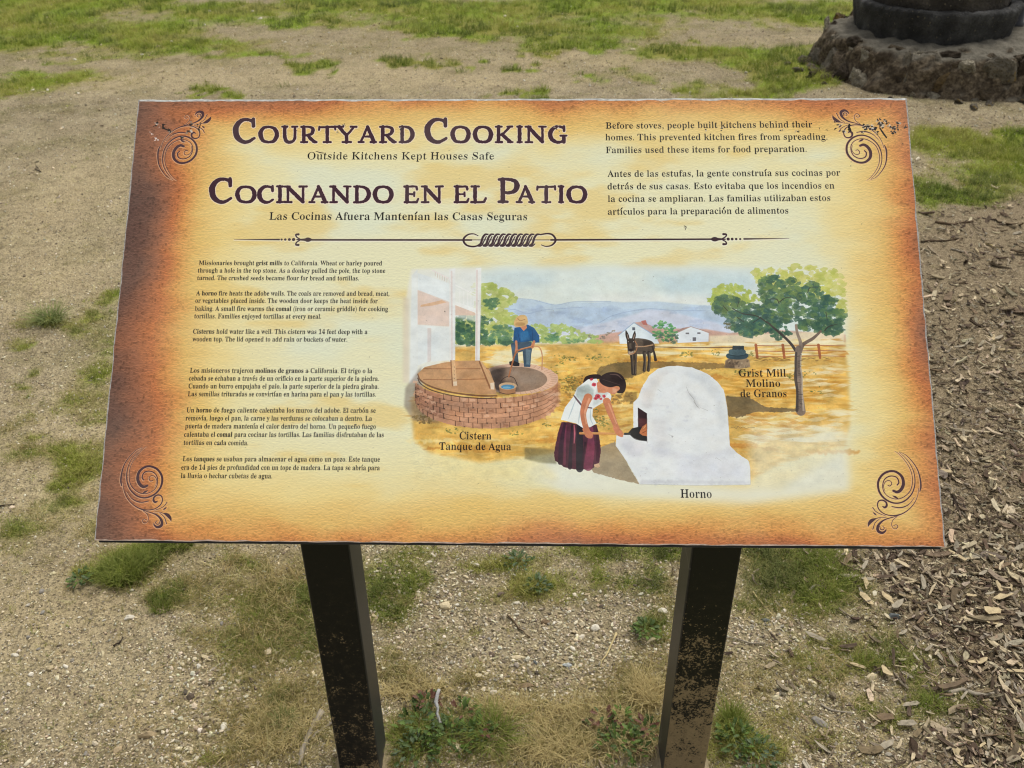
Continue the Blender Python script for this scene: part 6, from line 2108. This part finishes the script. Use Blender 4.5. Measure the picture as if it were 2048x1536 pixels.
def mill():
    z0 = float(ground_h(MILL[0], MILL[1]))
    root = link('stone_grist_mill', None, loc=(MILL[0], MILL[1], 0), category='grist mill', label='old round grist mill of dark millstones on a rubble stone base')
    # rubble base
    m, nt, b = mat('lichened_mortar', .95, .1)
    tc = N(nt, 'ShaderNodeTexCoord').outputs['Object']
    geo = N(nt, 'ShaderNodeNewGeometry')
    n1 = noise_n(nt, tc, 7, 5, .6); n2 = noise_n(nt, tc, 40, 4, .65); n3 = noise_n(nt, tc, 3.2, 3)
    c = ramp(nt, n2, [(.3, srgb(44, 37, 30)), (.5, srgb(90, 79, 64)), (.7, srgb(134, 120, 99))])
    c = mixc(nt, ramp(nt, n1, [(.5, (0, 0, 0)), (.68, (.8, .8, .8))]), c, srgb(56, 48, 38))
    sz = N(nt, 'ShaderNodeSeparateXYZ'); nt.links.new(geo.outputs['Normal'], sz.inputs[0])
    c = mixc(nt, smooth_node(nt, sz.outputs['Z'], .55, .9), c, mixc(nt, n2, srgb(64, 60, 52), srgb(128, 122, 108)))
    nt.links.new(c, b.inputs['Base Color'])
    bump_n(nt, mth(nt, 'ADD', n2, n1), b, 1, .012)
    base = link('base', lathe('base', [(.80, -.06), (.77, .02), (.73, .10), (.71, .16), (.69, .20), (.665, .235), (.62, .25), (.52, .268), (.2, .28)], [m], 220, .05, 5, 3, .030), root)
    mats = []
    for nme, cc in (('brown', (104, 92, 75)), ('grey', (126, 118, 103)), ('pale', (158, 149, 129)), ('dark', (74, 65, 54)), ('rust', (116, 98, 70))):
        m, nt, b = mat('rubble_' + nme, .95, .12)
        tc = N(nt, 'ShaderNodeTexCoord').outputs['Object']
        n1 = noise_n(nt, tc, 2.2, 6, .65); n2 = noise_n(nt, tc, 9, 4, .6)
        q = srgb(*cc)
        c = ramp(nt, n1, [(.3, tuple(v * .4 for v in q)), (.5, q), (.72, tuple(min(1, v * 1.35) for v in q))])
        c = mixc(nt, ramp(nt, n2, [(.52, (0, 0, 0)), (.66, (.75, .75, .75))]), c, srgb(54, 46, 36))
        if nme in ('rust', 'grey'):
            c = mixc(nt, ramp(nt, noise_n(nt, tc, 1.6, 2), [(.60, (0, 0, 0)), (.68, (.7, .7, .7))]), c, srgb(150, 122, 52))
        nt.links.new(c, b.inputs['Base Color'])
        bump_n(nt, mth(nt, 'ADD', n1, n2), b, 1, .02)
        mats.append(m)
    shapes = [[pebble_mesh(1200 + i * 7 + j, 3, .55, .30, [mm], 'stone') for j in range(4)] for i, mm in enumerate(mats)]
    r = random.Random(31)
    wts = [0, 0, 1, 1, 2, 2, 3, 3, 4]
    for row, (zc, rad, num) in enumerate(((.035, .745, 25), (.115, .705, 26), (.175, .685, 25), (.218, .655, 30))):
        for i in range(num):
            a = (i + .5 * (row % 2)) / num * 2 * math.pi + r.gauss(0, .05)
            w = rad * 2 * math.pi / num
            me = r.choice(shapes[r.choice(wts)])
            rr = rad + r.uniform(-.042, .006)
            tall = r.uniform(.06, .11) if row < 3 else r.uniform(.028, .045)
            zz = zc + r.uniform(-.025, .022)
            link('stone', me, root, loc=(rr * math.cos(a), rr * math.sin(a), zz), rot=(r.gauss(0, .4), r.gauss(math.pi / 2, .22) if row < 3 else r.gauss(.3, .2), a),
                 scale=(tall, w * r.uniform(.45, .72), r.uniform(.045, .07)))
    # loose rubble at the left foot and front
    for i in range(26):
        a = math.radians(r.uniform(165, 300)); rr = r.uniform(.76, .92)
        s = r.uniform(.012, .035)
        x, y = rr * math.cos(a), rr * math.sin(a)
        z = float(ground_h(MILL[0] + x, MILL[1] + y)) + s * .3
        kk = r.choice([0, 1, 3])
        link('stone', r.choice(shapes[kk]), loc=(MILL[0] + x, MILL[1] + y, z), rot=(r.gauss(0, .3), r.gauss(0, .3), a), scale=(s * 1.3, s, s),
             label='loose %s stone lying at the foot of the grist mill base' % {0: 'brown', 1: 'grey', 3: 'dark'}[kk], category='stone', group='loose stones at the foot of the mill')

    def dark_stone(name, rgb, spk):
        m, nt, b = mat(name, .85, .2)
        tc = N(nt, 'ShaderNodeTexCoord').outputs['Object']
        n1 = noise_n(nt, tc, 6, 5, .6); n2 = noise_n(nt, tc, 90, 4, .65); n3 = noise_n(nt, tc, 60, 2, .5)
        q = srgb(*rgb)
        c = ramp(nt, n1, [(.3, tuple(v * .45 for v in q)), (.5, q), (.68, tuple(v * 2.1 for v in q))])
        c = mixc(nt, .7, c, ramp(nt, n2, [(.3, (.4, .4, .4)), (.6, (1, 1, 1))]), 'MULTIPLY')
        c = mixc(nt, ramp(nt, n3, [(.68, (0, 0, 0)), (.72, (spk,) * 3)]), c, srgb(150, 138, 112))
        nt.links.new(c, b.inputs['Base Color'])
        bump_n(nt, mth(nt, 'ADD', n2, mth(nt, 'MULTIPLY', n1, 2)), b, 1, .014)
        return m
    low = dark_stone('charcoal_basalt', (66, 65, 63), .4)
    upp = dark_stone('brown_basalt', (74, 68, 60), .6)
    link('lower_millstone', lathe('lower_millstone', [(.500, .235), (.512, .27), (.528, .33), (.538, .385), (.541, .415), (.533, .428), (.512, .434), (.474, .432), (.462, .422), (.458, .385), (.1, .385)], [low], 220, .006, 9, 9, .013), root, loc=(-.11, 0, .004), scale=(.86, .86, 1),
         label='dark charcoal lower millstone shaped like a shallow bowl')
    link('upper_millstone', lathe('upper_millstone', [(.42, .388), (.448, .400), (.458, .43), (.453, .52), (.44, .62), (.40, .665), (.33, .68), (.1, .672), (.085, .62), (.06, .6)], [upp], 220, .006, 9, 15, .014), root, loc=(-.11, 0, .004), scale=(.86, .86, 1),
         label='brownish upper millstone sitting inside the lower one')
    # black post standing at the back right of the base
    g = ground_at(2027, 48, .285)
    bm_ = fixed_mat('black_iron', (20, 20, 22), .5, .3, 20, .4)
    pr = []
    n = 20
    V, F = [], []
    for z, rr in ((.0, .058), (.02, .058), (.025, .050), (.3, .040), (.62, .035), (.63, .045), (.66, .045), (.67, .0)):
        for k in range(n):
            a = k / n * 6.2832
            V.append((rr * math.cos(a), rr * math.sin(a), z))
    for i in range(7):
        for k in range(n):
            j = (k + 1) % n
            F.append((i * n + k, i * n + j, (i + 1) * n + j, (i + 1) * n + k))
    link('black_post', mesh('black_post', V, F, [bm_], True), loc=(g[0], g[1], .278), label='short black iron post standing behind the millstones at the upper right', category='post')


build_ground()
GM = ground_cover()
mill()
sign()
loose_chips()
stones_and_twigs()
plants(GM)
